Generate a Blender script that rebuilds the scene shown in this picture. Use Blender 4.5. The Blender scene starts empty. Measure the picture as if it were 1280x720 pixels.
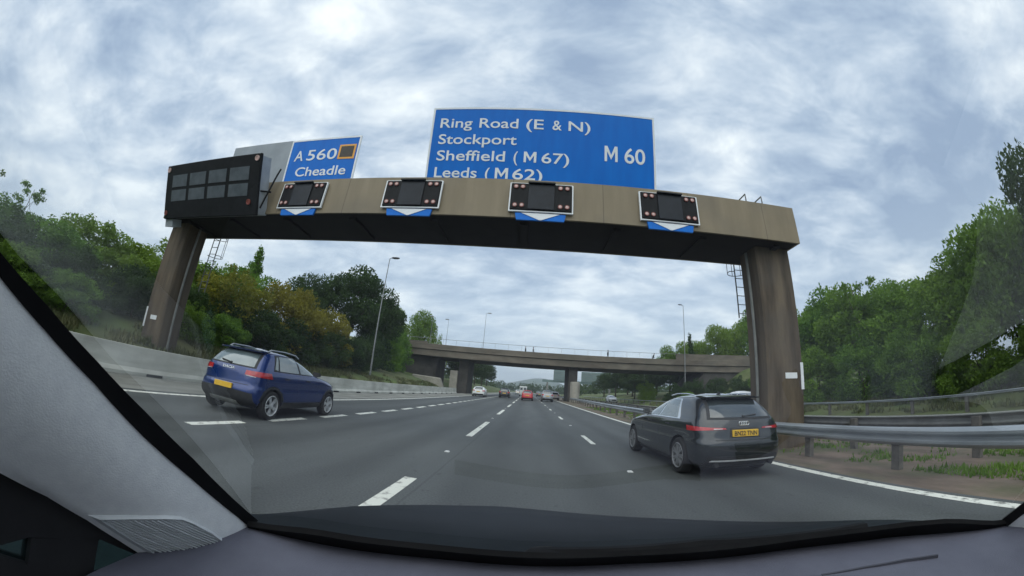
import bpy, bmesh, math, random
import numpy as np
from mathutils import Vector, Matrix, noise as mnoise

PI = math.pi
rnd = random.Random(7)
SC = bpy.context.scene
COL = SC.collection
CAM_H = 1.3674
HAZE = .00035

# ------------------------------------------------------------------ materials
def new_mat(name):
    m = bpy.data.materials.new(name); m.use_nodes = True
    nt = m.node_tree
    return m, nt, nt.nodes['Principled BSDF']

def link(nt, a, b): nt.links.new(a, b)

def noisy(name, c1, c2, scale=4.0, rough=0.6, detail=6.0, bump=0.0, bump_scale=None, metallic=0.0, stretch=None,
          coat=0.0, spec=0.5, lo=0.35, hi=0.65, c3=None, scale3=0.5, f3=0.5):
    """two-tone procedural surface: noise mixes c1 and c2, an optional third tone comes in large patches"""
    m, nt, b = new_mat(name)
    tc = nt.nodes.new('ShaderNodeTexCoord'); vec = tc.outputs['Object']
    if stretch:
        mp = nt.nodes.new('ShaderNodeMapping'); mp.inputs['Scale'].default_value = stretch
        link(nt, vec, mp.inputs['Vector']); vec = mp.outputs['Vector']
    n = nt.nodes.new('ShaderNodeTexNoise'); n.inputs['Scale'].default_value = scale
    n.inputs['Detail'].default_value = detail; n.inputs['Roughness'].default_value = 0.6
    link(nt, vec, n.inputs['Vector'])
    r = nt.nodes.new('ShaderNodeValToRGB')
    r.color_ramp.elements[0].position = lo; r.color_ramp.elements[1].position = hi
    r.color_ramp.elements[0].color = (*c1, 1); r.color_ramp.elements[1].color = (*c2, 1)
    link(nt, n.outputs['Fac'], r.inputs['Fac'])
    out = r.outputs['Color']
    if c3:
        n3 = nt.nodes.new('ShaderNodeTexNoise'); n3.inputs['Scale'].default_value = scale3; n3.inputs['Detail'].default_value = 4
        link(nt, tc.outputs['Object'], n3.inputs['Vector'])
        mr = nt.nodes.new('ShaderNodeMapRange'); mr.inputs['From Min'].default_value = 0.45; mr.inputs['From Max'].default_value = 0.65
        mr.inputs['To Max'].default_value = f3
        link(nt, n3.outputs['Fac'], mr.inputs['Value'])
        mx = nt.nodes.new('ShaderNodeMix'); mx.data_type = 'RGBA'
        link(nt, mr.outputs['Result'], mx.inputs['Factor']); link(nt, out, mx.inputs[6]); mx.inputs[7].default_value = (*c3, 1)
        out = mx.outputs[2]
    link(nt, out, b.inputs['Base Color'])
    b.inputs['Roughness'].default_value = rough; b.inputs['Metallic'].default_value = metallic
    b.inputs['Coat Weight'].default_value = coat; b.inputs['Coat Roughness'].default_value = 0.04
    b.inputs['Specular IOR Level'].default_value = spec
    if bump:
        nb = nt.nodes.new('ShaderNodeTexNoise'); nb.inputs['Scale'].default_value = bump_scale or scale * 6
        nb.inputs['Detail'].default_value = 4
        link(nt, vec, nb.inputs['Vector'])
        bp = nt.nodes.new('ShaderNodeBump'); bp.inputs['Strength'].default_value = bump; bp.inputs['Distance'].default_value = 0.02
        link(nt, nb.outputs['Fac'], bp.inputs['Height']); link(nt, bp.outputs['Normal'], b.inputs['Normal'])
    return m

def tone(c, f=0.82): return tuple(x * f for x in c)
def paint(name, c, rough=0.35, coat=0.7, metallic=0.0):
    return noisy(name, tone(c, .88), c, 3, rough, coat=coat, metallic=metallic)

def leafy(name, dark, light, warm):
    m, nt, b = new_mat(name)
    tc = nt.nodes.new('ShaderNodeTexCoord')
    n = nt.nodes.new('ShaderNodeTexNoise'); n.inputs['Scale'].default_value = 0.9; n.inputs['Detail'].default_value = 5
    link(nt, tc.outputs['Object'], n.inputs['Vector'])
    r = nt.nodes.new('ShaderNodeValToRGB')
    r.color_ramp.elements[0].position = 0.36; r.color_ramp.elements[0].color = (*dark, 1)
    r.color_ramp.elements[1].position = 0.66; r.color_ramp.elements[1].color = (*light, 1)
    link(nt, n.outputs['Fac'], r.inputs['Fac'])
    oi = nt.nodes.new('ShaderNodeObjectInfo')
    mr = nt.nodes.new('ShaderNodeMapRange'); mr.inputs['To Max'].default_value = 0.55
    link(nt, oi.outputs['Random'], mr.inputs['Value'])
    mx = nt.nodes.new('ShaderNodeMix'); mx.data_type = 'RGBA'
    link(nt, mr.outputs['Result'], mx.inputs['Factor']); link(nt, r.outputs['Color'], mx.inputs[6]); mx.inputs[7].default_value = (*warm, 1)
    link(nt, mx.outputs[2], b.inputs['Base Color'])
    b.inputs['Roughness'].default_value = 0.65; b.inputs['Specular IOR Level'].default_value = 0.25
    tr = nt.nodes.new('ShaderNodeBsdfTranslucent'); link(nt, mx.outputs[2], tr.inputs['Color'])
    ms = nt.nodes.new('ShaderNodeMixShader'); ms.inputs['Fac'].default_value = 0.42
    out = nt.nodes['Material Output']
    link(nt, b.outputs['BSDF'], ms.inputs[1]); link(nt, tr.outputs['BSDF'], ms.inputs[2]); link(nt, ms.outputs['Shader'], out.inputs['Surface'])
    return m

M = {}
M['asphalt'] = noisy('asphalt', (.070, .078, .076), (.105, .115, .110), 1.3, .72, bump=.25, bump_scale=60, stretch=(1, .12, 1),
                     lo=.3, hi=.7, c3=(.060, .066, .066), scale3=.35, f3=.55, spec=.35)
def asphalt():
    m, nt, b = new_mat('asphalt_worn')
    tc = nt.nodes.new('ShaderNodeTexCoord'); sp = nt.nodes.new('ShaderNodeSeparateXYZ'); link(nt, tc.outputs['Object'], sp.inputs[0])
    def mth(op, a, c=None, d=None):
        n = nt.nodes.new('ShaderNodeMath'); n.operation = op
        for i, v in enumerate((a, c, d)):
            if v is None: continue
            if isinstance(v, (int, float)): n.inputs[i].default_value = v
            else: link(nt, v, n.inputs[i])
        return n.outputs[0]
    def nz(scale, st=(1, 1, 1), det=4):
        mp = nt.nodes.new('ShaderNodeMapping'); mp.inputs['Scale'].default_value = st; link(nt, tc.outputs['Object'], mp.inputs[0])
        n = nt.nodes.new('ShaderNodeTexNoise'); n.inputs['Scale'].default_value = scale; n.inputs['Detail'].default_value = det; link(nt, mp.outputs[0], n.inputs['Vector']); return n.outputs['Fac']
    fine = nz(38, (1, 1, 1), 3); mid = nz(2.2, (1, .22, 1), 5); big = nz(.33, (1, .18, 1), 3); spot = nz(5.5, (1, .6, 1), 2)
    ph = mth('MULTIPLY', mth('ADD', sp.outputs['X'], 1.54), 2 * PI / 1.76)            # two wheel tracks to a lane
    trk = mth('POWER', mth('MULTIPLY_ADD', mth('COSINE', ph), -.5, .5), 2.0)
    v = mth('MULTIPLY_ADD', fine, .9, .33); v = mth('MULTIPLY', v, mth('MULTIPLY_ADD', mid, .50, .76)); v = mth('MULTIPLY', v, mth('MULTIPLY_ADD', big, .8, .60))
    v = mth('MULTIPLY', v, mth('MULTIPLY_ADD', trk, mth('MULTIPLY', big, -.48), 1.10))
    st = mth('GREATER_THAN', spot, .70); v = mth('MULTIPLY', v, mth('MULTIPLY_ADD', st, -.22, 1.0))
    for xj in (-1.28, -5.15):                                                   # construction joints beside the lane lines
        d = mth('ABSOLUTE', mth('SUBTRACT', mth('MULTIPLY_ADD', mid, .10, sp.outputs['X']), xj + .05)); j = mth('LESS_THAN', d, .018); v = mth('MULTIPLY', v, mth('MULTIPLY_ADD', j, -.22, 1.0))
    mx = nt.nodes.new('ShaderNodeMix'); mx.data_type = 'RGBA'; mx.blend_type = 'MULTIPLY'; mx.inputs['Factor'].default_value = 1; mx.inputs[6].default_value = (.098, .106, .104, 1)
    cb = nt.nodes.new('ShaderNodeCombineXYZ')
    for i in range(3): link(nt, v, cb.inputs[i])
    link(nt, cb.outputs[0], mx.inputs[7]); link(nt, mx.outputs[2], b.inputs['Base Color'])
    b.inputs['Roughness'].default_value = .7; b.inputs['Specular IOR Level'].default_value = .3
    bp = nt.nodes.new('ShaderNodeBump'); bp.inputs['Strength'].default_value = .35; bp.inputs['Distance'].default_value = .012; link(nt, fine, bp.inputs['Height']); link(nt, bp.outputs[0], b.inputs['Normal'])
    return m
M['asphalt'] = asphalt()
M['asphalt_far'] = noisy('asphalt_far', (.10, .105, .10), (.14, .145, .14), .8, .8, stretch=(1, .15, 1))
M['strip'] = noisy('hard_strip', (.17, .17, .15), (.27, .27, .24), 1.2, .85, stretch=(1, .25, 1), c3=(.12, .12, .10), scale3=.8, f3=.6)
M['dirt'] = noisy('dirt', (.10, .075, .055), (.20, .15, .115), 1.6, .95, bump=.5, bump_scale=18, stretch=(1, .4, 1), c3=(.07, .085, .035), scale3=.7, f3=.75)
M['ground'] = noisy('ground', (.055, .085, .022), (.11, .15, .04), .5, .95, bump=.6, bump_scale=9, c3=(.13, .11, .055), scale3=.16, f3=.6)
M['white_line'] = noisy('white_line', (.20, .20, .18), (.74, .74, .66), 7, .7, lo=.34, hi=.47, detail=9)
M['stud'] = noisy('stud_white', (.6, .6, .58), (.8, .8, .78), 20, .4)
M['concrete'] = noisy('barrier_concrete', (.44, .44, .39), (.62, .62, .56), 1.4, .85, bump=.2, bump_scale=30, stretch=(1, .35, 2.2), c3=(.30, .30, .26), scale3=.9, f3=.5)
M['beam'] = noisy('gantry_beam_panel', (.195, .155, .096), (.245, .198, .128), 1.1, .6, stretch=(2.2, 1, .35), c3=(.150, .125, .088), scale3=.7, f3=.6)
def seams(m, pitch, width, dark):
    nt = m.node_tree; b = nt.nodes['Principled BSDF']; src = b.inputs['Base Color'].links[0].from_socket
    tc = nt.nodes.new('ShaderNodeTexCoord'); sp = nt.nodes.new('ShaderNodeSeparateXYZ'); link(nt, tc.outputs['Object'], sp.inputs[0])
    a = nt.nodes.new('ShaderNodeMath'); a.operation = 'PINGPONG'; a.inputs[1].default_value = pitch / 2; link(nt, sp.outputs['X'], a.inputs[0])
    l = nt.nodes.new('ShaderNodeMath'); l.operation = 'LESS_THAN'; l.inputs[1].default_value = width; link(nt, a.outputs[0], l.inputs[0])
    mu = nt.nodes.new('ShaderNodeMath'); mu.operation = 'MULTIPLY'; mu.inputs[1].default_value = dark; link(nt, l.outputs[0], mu.inputs[0])
    mx = nt.nodes.new('ShaderNodeMix'); mx.data_type = 'RGBA'; link(nt, mu.outputs[0], mx.inputs['Factor']); link(nt, src, mx.inputs[6]); mx.inputs[7].default_value = (.02, .018, .014, 1)
    link(nt, mx.outputs[2], b.inputs['Base Color'])
seams(M['beam'], 2.44, .010, .55)
M['column'] = noisy('gantry_column_concrete', (.055, .041, .028), (.155, .120, .082), 1.5, .9, bump=.35, bump_scale=25, stretch=(1.6, 1.6, .22), c3=(.085, .075, .062), scale3=.9, f3=.5)
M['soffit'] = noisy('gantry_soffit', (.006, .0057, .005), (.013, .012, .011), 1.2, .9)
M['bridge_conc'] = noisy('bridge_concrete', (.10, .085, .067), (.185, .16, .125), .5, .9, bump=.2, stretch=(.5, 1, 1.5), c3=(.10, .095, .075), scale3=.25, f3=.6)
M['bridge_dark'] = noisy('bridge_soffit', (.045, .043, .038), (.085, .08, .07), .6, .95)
M['plinth'] = noisy('pier_plinth', (.27, .255, .215), (.38, .36, .31), .9, .9)
M['black'] = noisy('black_metal', (.005, .006, .007), (.010, .011, .013), 4, .6, spec=.2)
M['screen'] = noisy('signal_screen', (.006, .009, .014), (.012, .017, .025), 6, .4, spec=.25)
M['char_cell'] = noisy('character_cell', (.055, .068, .082), (.095, .112, .130), 3, .45)
M['grey_case'] = noisy('grey_casing', (.30, .33, .36), (.38, .41, .44), 2, .5)
M['blank'] = noisy('blank_panel', (.25, .28, .31), (.31, .34, .375), 1.2, .5)
M['sign_blue'] = noisy('sign_blue', (.0, .135, .56), (.0, .175, .66), 1.6, .38, spec=.2, stretch=(2.5, 1, .4), lo=.25, hi=.75)
M['sign_white'] = noisy('sign_white', (.74, .77, .79), (.84, .86, .88), 3, .45)
M['orange'] = noisy('symbol_orange', (.75, .33, .04), (.85, .40, .06), 8, .45)
M['symbol_dark'] = noisy('symbol_dark', (.028, .020, .012), (.045, .032, .02), 8, .5)
M['lens_pink'] = noisy('lamp_lens', (.55, .36, .33), (.70, .50, .46), 30, .3)
M['lens_rim'] = noisy('lamp_rim', (.20, .05, .04), (.28, .08, .06), 30, .4)
M['galv'] = noisy('galvanised_steel', (.30, .33, .35), (.44, .47, .49), 2.5, .42, metallic=.55, stretch=(1, .3, 1))
M['galv_dull'] = noisy('weathered_steel', (.17, .175, .165), (.25, .255, .24), 3, .6, metallic=.3)
M['post'] = noisy('rail_post', (.075, .07, .06), (.14, .13, .11), 6, .8)
M['pole'] = noisy('lamp_pole', (.20, .21, .21), (.28, .29, .29), 3, .55, metallic=.2)
M['bark'] = noisy('bark', (.05, .038, .026), (.10, .08, .06), 5, .95, bump=.5, stretch=(2, 2, .4))
M['leaf'] = leafy('leaf_green', (.058, .145, .020), (.175, .320, .040), (.21, .275, .034))
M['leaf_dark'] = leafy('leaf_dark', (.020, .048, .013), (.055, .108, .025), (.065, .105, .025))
M['leaf_yellow'] = leafy('leaf_yellow', (.095, .125, .016), (.29, .290, .034), (.23, .185, .028))
M['leaf_bright'] = leafy('leaf_bright', (.09, .19, .016), (.18, .33, .034), (.19, .28, .03))
M['leaf_far'] = leafy('leaf_far', (.028, .058, .020), (.060, .10, .032), (.07, .10, .03))
M['hill'] = noisy('hill_cover', (.04, .07, .03), (.09, .12, .05), .01, .95)
M['tyre'] = noisy('tyre_rubber', (.010, .010, .010), (.020, .020, .020), 10, .85)
M['alloy'] = noisy('alloy', (.50, .51, .52), (.62, .63, .64), 6, .4, metallic=.25)
M['alloy_dark'] = noisy('alloy_dark', (.17, .175, .18), (.25, .255, .26), 6, .4, metallic=.2)
M['plastic'] = noisy('black_plastic', (.013, .014, .015), (.025, .026, .028), 8, .6)
M['chrome'] = noisy('chrome', (.68, .69, .70), (.78, .79, .80), 6, .15, metallic=1.0)
M['tail_red'] = noisy('tail_red', (.34, .006, .012), (.50, .012, .018), 14, .2, coat=1.0)
M['tail_pale'] = noisy('tail_pale', (.50, .42, .42), (.62, .55, .55), 14, .2, coat=1.0)
M['lamp_clear'] = noisy('headlamp_clear', (.50, .53, .55), (.66, .68, .70), 14, .15, coat=1.0)
M['plate_yellow'] = noisy('plate_yellow', (.72, .42, .03), (.80, .50, .05), 9, .45)
M['plate_white'] = noisy('plate_white', (.70, .70, .68), (.78, .78, .76), 9, .45)
M['glyph_black'] = noisy('glyph_black', (.010, .010, .010), (.018, .018, .018), 9, .5)
M['car_glass'] = noisy('car_glass', (.020, .028, .030), (.032, .042, .044), 2, .04, spec=1.0, coat=1.0)
M['side_glass'] = noisy('side_glass', (.10, .135, .14), (.15, .19, .195), 2, .05, spec=1.0, coat=1.0)
M['pillar'] = noisy('pillar_fabric', (.76, .77, .78), (.83, .84, .84), 60, .85, bump=.12, bump_scale=420)
M['grille'] = noisy('grille_plastic', (.56, .58, .59), (.63, .65, .66), 30, .7)
M['dash'] = noisy('dash_plastic', (.088, .090, .118), (.122, .124, .158), 5, .62, bump=.18, bump_scale=480, stretch=(1, 1, 1))
M['seal'] = noisy('rubber_seal', (.004, .004, .005), (.008, .008, .009), 10, .7, spec=.2)
M['dash_groove'] = noisy('dash_groove', (.045, .046, .060), (.06, .062, .08), 5, .7)
M['door_trim'] = noisy('door_trim', (.012, .011, .013), (.02, .019, .021), 10, .8)
M['bonnet'] = noisy('bonnet_paint', (.008, .011, .014), (.013, .017, .021), 3, .6, spec=.12)
M['roof'] = noisy('roof_lining', (.34, .34, .33), (.40, .40, .39), 30, .9)
M['skin'] = noisy('skin', (.42, .27, .20), (.50, .33, .25), 12, .6)
M['dark_cloth'] = noisy('dark_cloth', (.014, .015, .018), (.03, .032, .036), 8, .9)
M['grey_cloth'] = noisy('grey_cloth', (.10, .10, .11), (.15, .15, .16), 8, .9)
M['hair'] = noisy('hair', (.012, .009, .007), (.03, .022, .016), 20, .7)
M['far_panel'] = noisy('far_panel', (.13, .19, .185), (.17, .235, .225), .6, .6)

def glass_mat(name='windscreen_glass', tint=(.90, .95, .94), base=.045):
    m, nt, b = new_mat(name)
    nt.nodes.remove(b)
    out = nt.nodes['Material Output']
    tr = nt.nodes.new('ShaderNodeBsdfTransparent'); tr.inputs['Color'].default_value = (*tint, 1)
    gl = nt.nodes.new('ShaderNodeBsdfGlossy'); gl.inputs['Roughness'].default_value = 0.012
    lw = nt.nodes.new('ShaderNodeLayerWeight'); lw.inputs['Blend'].default_value = 0.5
    pw = nt.nodes.new('ShaderNodeMath'); pw.operation = 'POWER'; pw.inputs[1].default_value = 5.0
    link(nt, lw.outputs['Facing'], pw.inputs[0])
    ma = nt.nodes.new('ShaderNodeMath'); ma.operation = 'MULTIPLY_ADD'; ma.inputs[1].default_value = 1.15; ma.inputs[2].default_value = base
    link(nt, pw.outputs[0], ma.inputs[0])
    cl = nt.nodes.new('ShaderNodeClamp'); link(nt, ma.outputs[0], cl.inputs[0])
    ms = nt.nodes.new('ShaderNodeMixShader')
    link(nt, cl.outputs[0], ms.inputs['Fac']); link(nt, tr.outputs[0], ms.inputs[1]); link(nt, gl.outputs[0], ms.inputs[2])
    link(nt, ms.outputs[0], out.inputs['Surface'])
    return m
M['glass'] = glass_mat(); M['tinted_glass'] = glass_mat('tinted_glass', (.30, .40, .41), .05)

# ------------------------------------------------------------------ mesh helpers
class MB:
    def __init__(s): s.bm = bmesh.new(); s.mi = 0
    def face(s, pts):
        f = s.bm.faces.new([s.bm.verts.new(Vector(p)) for p in pts]); f.material_index = s.mi; return f
    def hexa(s, p):     # 8 points: bottom ring 0-3, top ring 4-7
        v = [s.bm.verts.new(Vector(q)) for q in p]
        for q in ((3, 2, 1, 0), (4, 5, 6, 7), (0, 1, 5, 4), (1, 2, 6, 5), (2, 3, 7, 6), (3, 0, 4, 7)):
            f = s.bm.faces.new([v[i] for i in q]); f.material_index = s.mi
    def box(s, x0, x1, y0, y1, z0, z1):
        s.hexa([(x0, y0, z0), (x1, y0, z0), (x1, y1, z0), (x0, y1, z0), (x0, y0, z1), (x1, y0, z1), (x1, y1, z1), (x0, y1, z1)])
        return s
    def obox(s, o, ax, ay, az, x0, x1, y0, y1, z0, z1):
        """box in the frame o + x*ax + y*ay + z*az"""
        o, ax, ay, az = map(Vector, (o, ax, ay, az))
        q = lambda x, y, z: o + ax * x + ay * y + az * z
        s.hexa([q(x0, y0, z0), q(x1, y0, z0), q(x1, y1, z0), q(x0, y1, z0), q(x0, y0, z1), q(x1, y0, z1), q(x1, y1, z1), q(x0, y1, z1)])
        return s
    def loft(s, rings, closed=True, cap=True):
        vs = [[s.bm.verts.new(Vector(p)) for p in r] for r in rings]
        n = len(vs[0])
        for a, b in zip(vs, vs[1:]):
            for i in range(n if closed else n - 1):
                j = (i + 1) % n
                f = s.bm.faces.new((a[i], a[j], b[j], b[i])); f.material_index = s.mi
        if cap and closed:
            f = s.bm.faces.new(vs[0][::-1]); f.material_index = s.mi
            f = s.bm.faces.new(vs[-1]); f.material_index = s.mi
        return s
    def tube(s, pts, r, n=8, r1=None):
        pts = [Vector(p) for p in pts]; rings = []
        for i, p in enumerate(pts):
            d = (pts[min(i + 1, len(pts) - 1)] - pts[max(i - 1, 0)]).normalized()
            a = d.cross(Vector((0, 0, 1)) if abs(d.z) < .9 else Vector((1, 0, 0))).normalized(); b = d.cross(a)
            rr = r if r1 is None else r + (r1 - r) * i / (len(pts) - 1)
            rings.append([p + a * rr * math.cos(2 * PI * k / n) + b * rr * math.sin(2 * PI * k / n) for k in range(n)])
        return s.loft(rings)
    def lathe(s, c, axis, prof, n=24, cap=True):
        """closed revolve of prof [(radius, height)] about the axis through c"""
        c, az = Vector(c), Vector(axis).normalized()
        ax = az.cross(Vector((0, 0, 1)) if abs(az.z) < .9 else Vector((1, 0, 0))).normalized(); ay = az.cross(ax)
        rings = [[c + az * h + (ax * math.cos(2 * PI * k / n) + ay * math.sin(2 * PI * k / n)) * max(r, .0005) for k in range(n)] for r, h in prof]
        return s.loft(rings, cap=cap)
    def prism(s, poly, y0, y1):    # polygon in x,z pulled along y
        return s.loft([[(x, y0, z) for x, z in poly], [(x, y1, z) for x, z in poly]])
    def ball(s, c, r, n=10):
        c = Vector(c); r = Vector(r) if hasattr(r, '__len__') else Vector((r, r, r))
        rings = [[(c.x + r.x * math.sin(a) * math.cos(2 * PI * k / n), c.y + r.y * math.sin(a) * math.sin(2 * PI * k / n), c.z - r.z * math.cos(a)) for k in range(n)]
                 for a in [PI * (i + .02) / n * (n / (n + .04)) for i in range(n + 1)]]
        return s.loft(rings)
    def build(s, name, mat, parent=None, smooth=None, bevel=0.0):
        off = Vector((0, 0, 0)); p = parent
        while p is not None: off += p.location; p = p.parent
        if off.length: bmesh.ops.translate(s.bm, verts=s.bm.verts, vec=-off)
        bmesh.ops.recalc_face_normals(s.bm, faces=s.bm.faces)
        if bevel:
            bmesh.ops.bevel(s.bm, geom=list(s.bm.edges), offset=bevel, segments=1, affect='EDGES', clamp_overlap=True)
        me = bpy.data.meshes.new(name); s.bm.to_mesh(me); s.bm.free()
        return put(name, me, mat, parent, smooth)

def put(name, me, mat, parent=None, smooth=None):
    for m in (mat if isinstance(mat, (list, tuple)) else [mat]): me.materials.append(m)
    if smooth is not None:
        me.shade_smooth(); me.set_sharp_from_angle(angle=math.radians(smooth))
    o = bpy.data.objects.new(name, me); COL.objects.link(o); o.parent = parent
    return o

def thing(name, label, cat, loc=(0, 0, 0), group=None):
    o = bpy.data.objects.new(name, None); COL.objects.link(o); o.location = loc
    o.empty_display_size = .3
    return tag(o, label, cat, group)

def tag(o, label, cat, group=None):
    o['label'] = label; o['category'] = cat
    if group: o['group'] = group
    return o

def struct(o, kind='structure'): o['kind'] = kind; return o

def copy_tree(o, parent=None):
    c = o.copy(); COL.objects.link(c); c.parent = parent
    for ch in list(o.children): copy_tree(ch, c)
    return c

def text_mesh(s, width, cap, bold=0.012, depth=.004):
    """lettering as a mesh in its own x,y plane, scaled to a width and a capital height"""
    cu = bpy.data.curves.new('lettering', 'FONT'); cu.body = s; cu.size = 1; cu.extrude = .01; cu.offset = bold; cu.resolution_u = 4
    ob = bpy.data.objects.new('lettering', cu); COL.objects.link(ob)
    dg = bpy.context.evaluated_depsgraph_get()
    me = bpy.data.meshes.new_from_object(ob.evaluated_get(dg))
    bpy.data.objects.remove(ob); bpy.data.curves.remove(cu)
    co = np.empty(len(me.vertices) * 3, 'f'); me.vertices.foreach_get('co', co); co = co.reshape(-1, 3)
    x0, x1 = co[:, 0].min(), co[:, 0].max()
    co[:, 0] = (co[:, 0] - x0) * width / (x1 - x0); co[:, 1] *= cap / .716; co[:, 2] *= depth / .01
    me.vertices.foreach_set('co', co.ravel()); me.update()
    return me

def place_text(name, s, width, cap, o, ax, ay, mat, parent, bold=.012, depth=.006):
    me = text_mesh(s, width, cap, bold, depth) if isinstance(s, str) else s
    ax, ay = Vector(ax).normalized(), Vector(ay).normalized(); az = ax.cross(ay)
    off = Vector((0, 0, 0)); p = parent
    while p is not None: off += p.location; p = p.parent
    o = Vector(o) - off
    me.transform(Matrix(((ax.x, ay.x, az.x, o.x), (ax.y, ay.y, az.y, o.y), (ax.z, ay.z, az.z, o.z), (0, 0, 0, 1))))
    return put(name, me, mat, parent)

def sm(a, b, x):
    t = min(1, max(0, (x - a) / (b - a))); return t * t * (3 - 2 * t)

# ------------------------------------------------------------------ ground, roads, markings
def ground_z(x, y):
    z = -.03
    n = mnoise.noise(Vector((x * .25, y * .25, 0))) * .15
    d = -11.95 - x
    if d > 0:
        z = .25 + .78 * sm(0, 1.6, d) + .8 * sm(1.5, 4.5, d) + 1.0 * sm(4, 10, d) + n * sm(.5, 3, d)
        if x < -23: z += 5.4 * sm(15, 4, abs(y - 67)) * sm(-23, -27, x)
        z -= 1.5 * sm(48, 60, y) * (1 - sm(-14, -24, x)) * sm(95, 75, y)
        z *= sm(400, 150, abs(y)) * sm(600, 150, -x)
    elif x > 20.3:
        d = x - 20.3
        z = .1 + .5 * sm(0, 3, d) + 1.2 * sm(2, 9, d) + 1.2 * sm(8, 22, d) + n * sm(1, 4, d)
        if x > 30: z += 4.6 * sm(18, 4, abs(y - 67)) * sm(34, 44, x)
        z *= sm(400, 150, abs(y)) * sm(600, 150, x)
    return z

def steps(near0, near1, d, far):
    a = [-v for v in far[::-1]] + list(np.arange(near0, near1 + .01, d)) + far
    return a
xs = [-3000, -1500, -700, -350, -180, -110, -80, -60] + list(np.arange(-44, -24, 2.)) + list(np.arange(-24, -12.5, .8)) + [-12.4, -11.95, -11.9, 0, 19.9, 20.3] + list(np.arange(21, 34, 1.2)) + list(np.arange(35, 70, 3.)) + [80, 110, 180, 350, 700, 1500, 3000]
ys = [-1500, -400, -150, -60, -30] + list(np.arange(-16, 110, 1.6)) + [115, 125, 140, 160, 190, 240, 300, 400, 550, 800, 1300, 2200, 3200]
bm = bmesh.new()
g = [[bm.verts.new((x, y, ground_z(x, y))) for x in xs] for y in ys]
for j in range(len(ys) - 1):
    for i in range(len(xs) - 1): bm.faces.new((g[j][i], g[j][i + 1], g[j + 1][i + 1], g[j + 1][i]))
me = bpy.data.meshes.new('terrain'); bm.to_mesh(me); bm.free()
struct(put('terrain', me, M['ground'], smooth=60))

def sheet(name, x0, x1, y0, y1, z, mat, n=40):
    b = MB()
    for i in range(n):
        a, c = y0 + (y1 - y0) * (i / n), y0 + (y1 - y0) * ((i + 1) / n)
        b.face([(x0, a, z), (x1, a, z), (x1, c, z), (x0, c, z)])
    bmesh.ops.remove_doubles(b.bm, verts=b.bm.verts, dist=1e-4)
    return struct(b.build(name, mat))
sheet('hard_strip', -11.95, -8.9, -14, 420, -.006, M['strip'])
sheet('road', -8.9, 5.42, -14, 420, 0, M['asphalt'])
sheet('central_reserve', 5.42, 9.4, -14, 420, -.010, M['dirt'])
sheet('opposite_road', 9.4, 19.9, -14, 420, 0, M['asphalt_far'])

b = MB(); Z = .004
def mark(x0, x1, y0, y1): b.face([(x0, y0, Z), (x1, y0, Z), (x1, y1, Z), (x0, y1, Z)])
b.bm.verts.ensure_lookup_table()
y = -14
while y < 400:
    mark(-8.63, -8.43, y, y + 10); mark(5.08, 5.28, y, y + 10); y += 10
for k in range(40):                                   # line between the second and third lanes
    f = 4.83 + 9.45 * k; mark(-1.60, -1.42, f - 4.6, f)
for k in range(-1, 40): mark(1.86, 2.0, 9.94 + 9.05 * k, 11.95 + 9.05 * k)
for k in range(-3, 60): mark(-5.64, -5.42, 4.50 + 2.18 * k, 5.86 + 2.18 * k)
for k in range(40):
    mark(12.8, 12.95, 2 + 9 * k, 4 + 9 * k); mark(16.3, 16.45, 2 + 9 * k, 4 + 9 * k)
mark(9.75, 9.93, -14, 400); mark(19.3, 19.48, -14, 400)
struct(b.build('road_markings', M['white_line']))

b = MB(); b.prism([(-.05, 0), (.05, 0), (.035, .018), (-.035, .018)], -.05, .05)
stud = b.build('road_stud', M['stud'])
first = True
for x, y0, n in ((-1.52, 7.1, 6), (1.95, 6.4, 6)):
    for k in range(n):
        o = stud if first else stud.copy()
        if not first: COL.objects.link(o)
        first = False
        o.location = (x, y0 + 9.1 * k, .001)
        tag(o, 'small white reflecting road stud in a lane line beside our lane', 'road stud', 'road studs along the lane lines')

# ------------------------------------------------------------------ barriers
T = thing('concrete_barrier', 'long pale concrete barrier along the left edge of the motorway', 'barrier', (-11.6, 20, 0))
b = MB()
prof = [(-11.52, 0), (-11.52, .10), (-11.62, .22), (-11.68, .86), (-11.90, .86), (-11.95, .22), (-11.95, 0)]
yy = [-6] + list(np.arange(-3, 57.1, 3.0))
b.loft([[(x, v, z) for x, z in prof] for v in yy])
b.build('wall', M['concrete'], T, 30)
for k in range(20):
    b = MB(); b.box(-11.516, -11.49, -4.6 + 3 * k, -4.0 + 3 * k, .01, .085); b.build('drain_slot', M['black'], T)

def w_rail(T, x, y0, y1, zt, face, mat, post_mat, step, xend=None, name='beam', hf=1.0):
    """corrugated steel rail with posts; face = +-1 the side the corrugation faces"""
    xe = x if xend is None else xend
    b = MB()
    prof = [(0, zt), (.05, zt - .02), (.085, zt - .06), (.085, zt - .10), (.02, zt - .145), (.02, zt - .165), (.085, zt - .21), (.085, zt - .25), (.05, zt - .29), (0, zt - .31)]
    prof = [(px, zt - (zt - pz) * hf) for px, pz in prof]
    loop = prof + [(px - .006, pz) for px, pz in prof[::-1]]
    vals = [y0, 18] if y0 < 18 else [y0]
    vals = list(np.arange(y0, y1, 3.2)) + [y1]
    def cx(v): return x + (xe - x) * sm(18, 60, v)
    b.loft([[(cx(v) + face * px, v, pz) for px, pz in loop] for v in vals])
    b.build(name, mat, T, 40)
    k = 0; v = y0 + 1.1
    while v < y1 and k < 60:
        b = MB(); c = cx(v) - face * .07
        b.box(c - .06, c + .06, v - .085, v + .085, -.02, zt - .02)
        b.box(cx(v) - face * .02, cx(v) + face * .012, v - .03, v + .03, zt - .18, zt - .13)
        b.build('post', post_mat, T); v += step; k += 1

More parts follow.
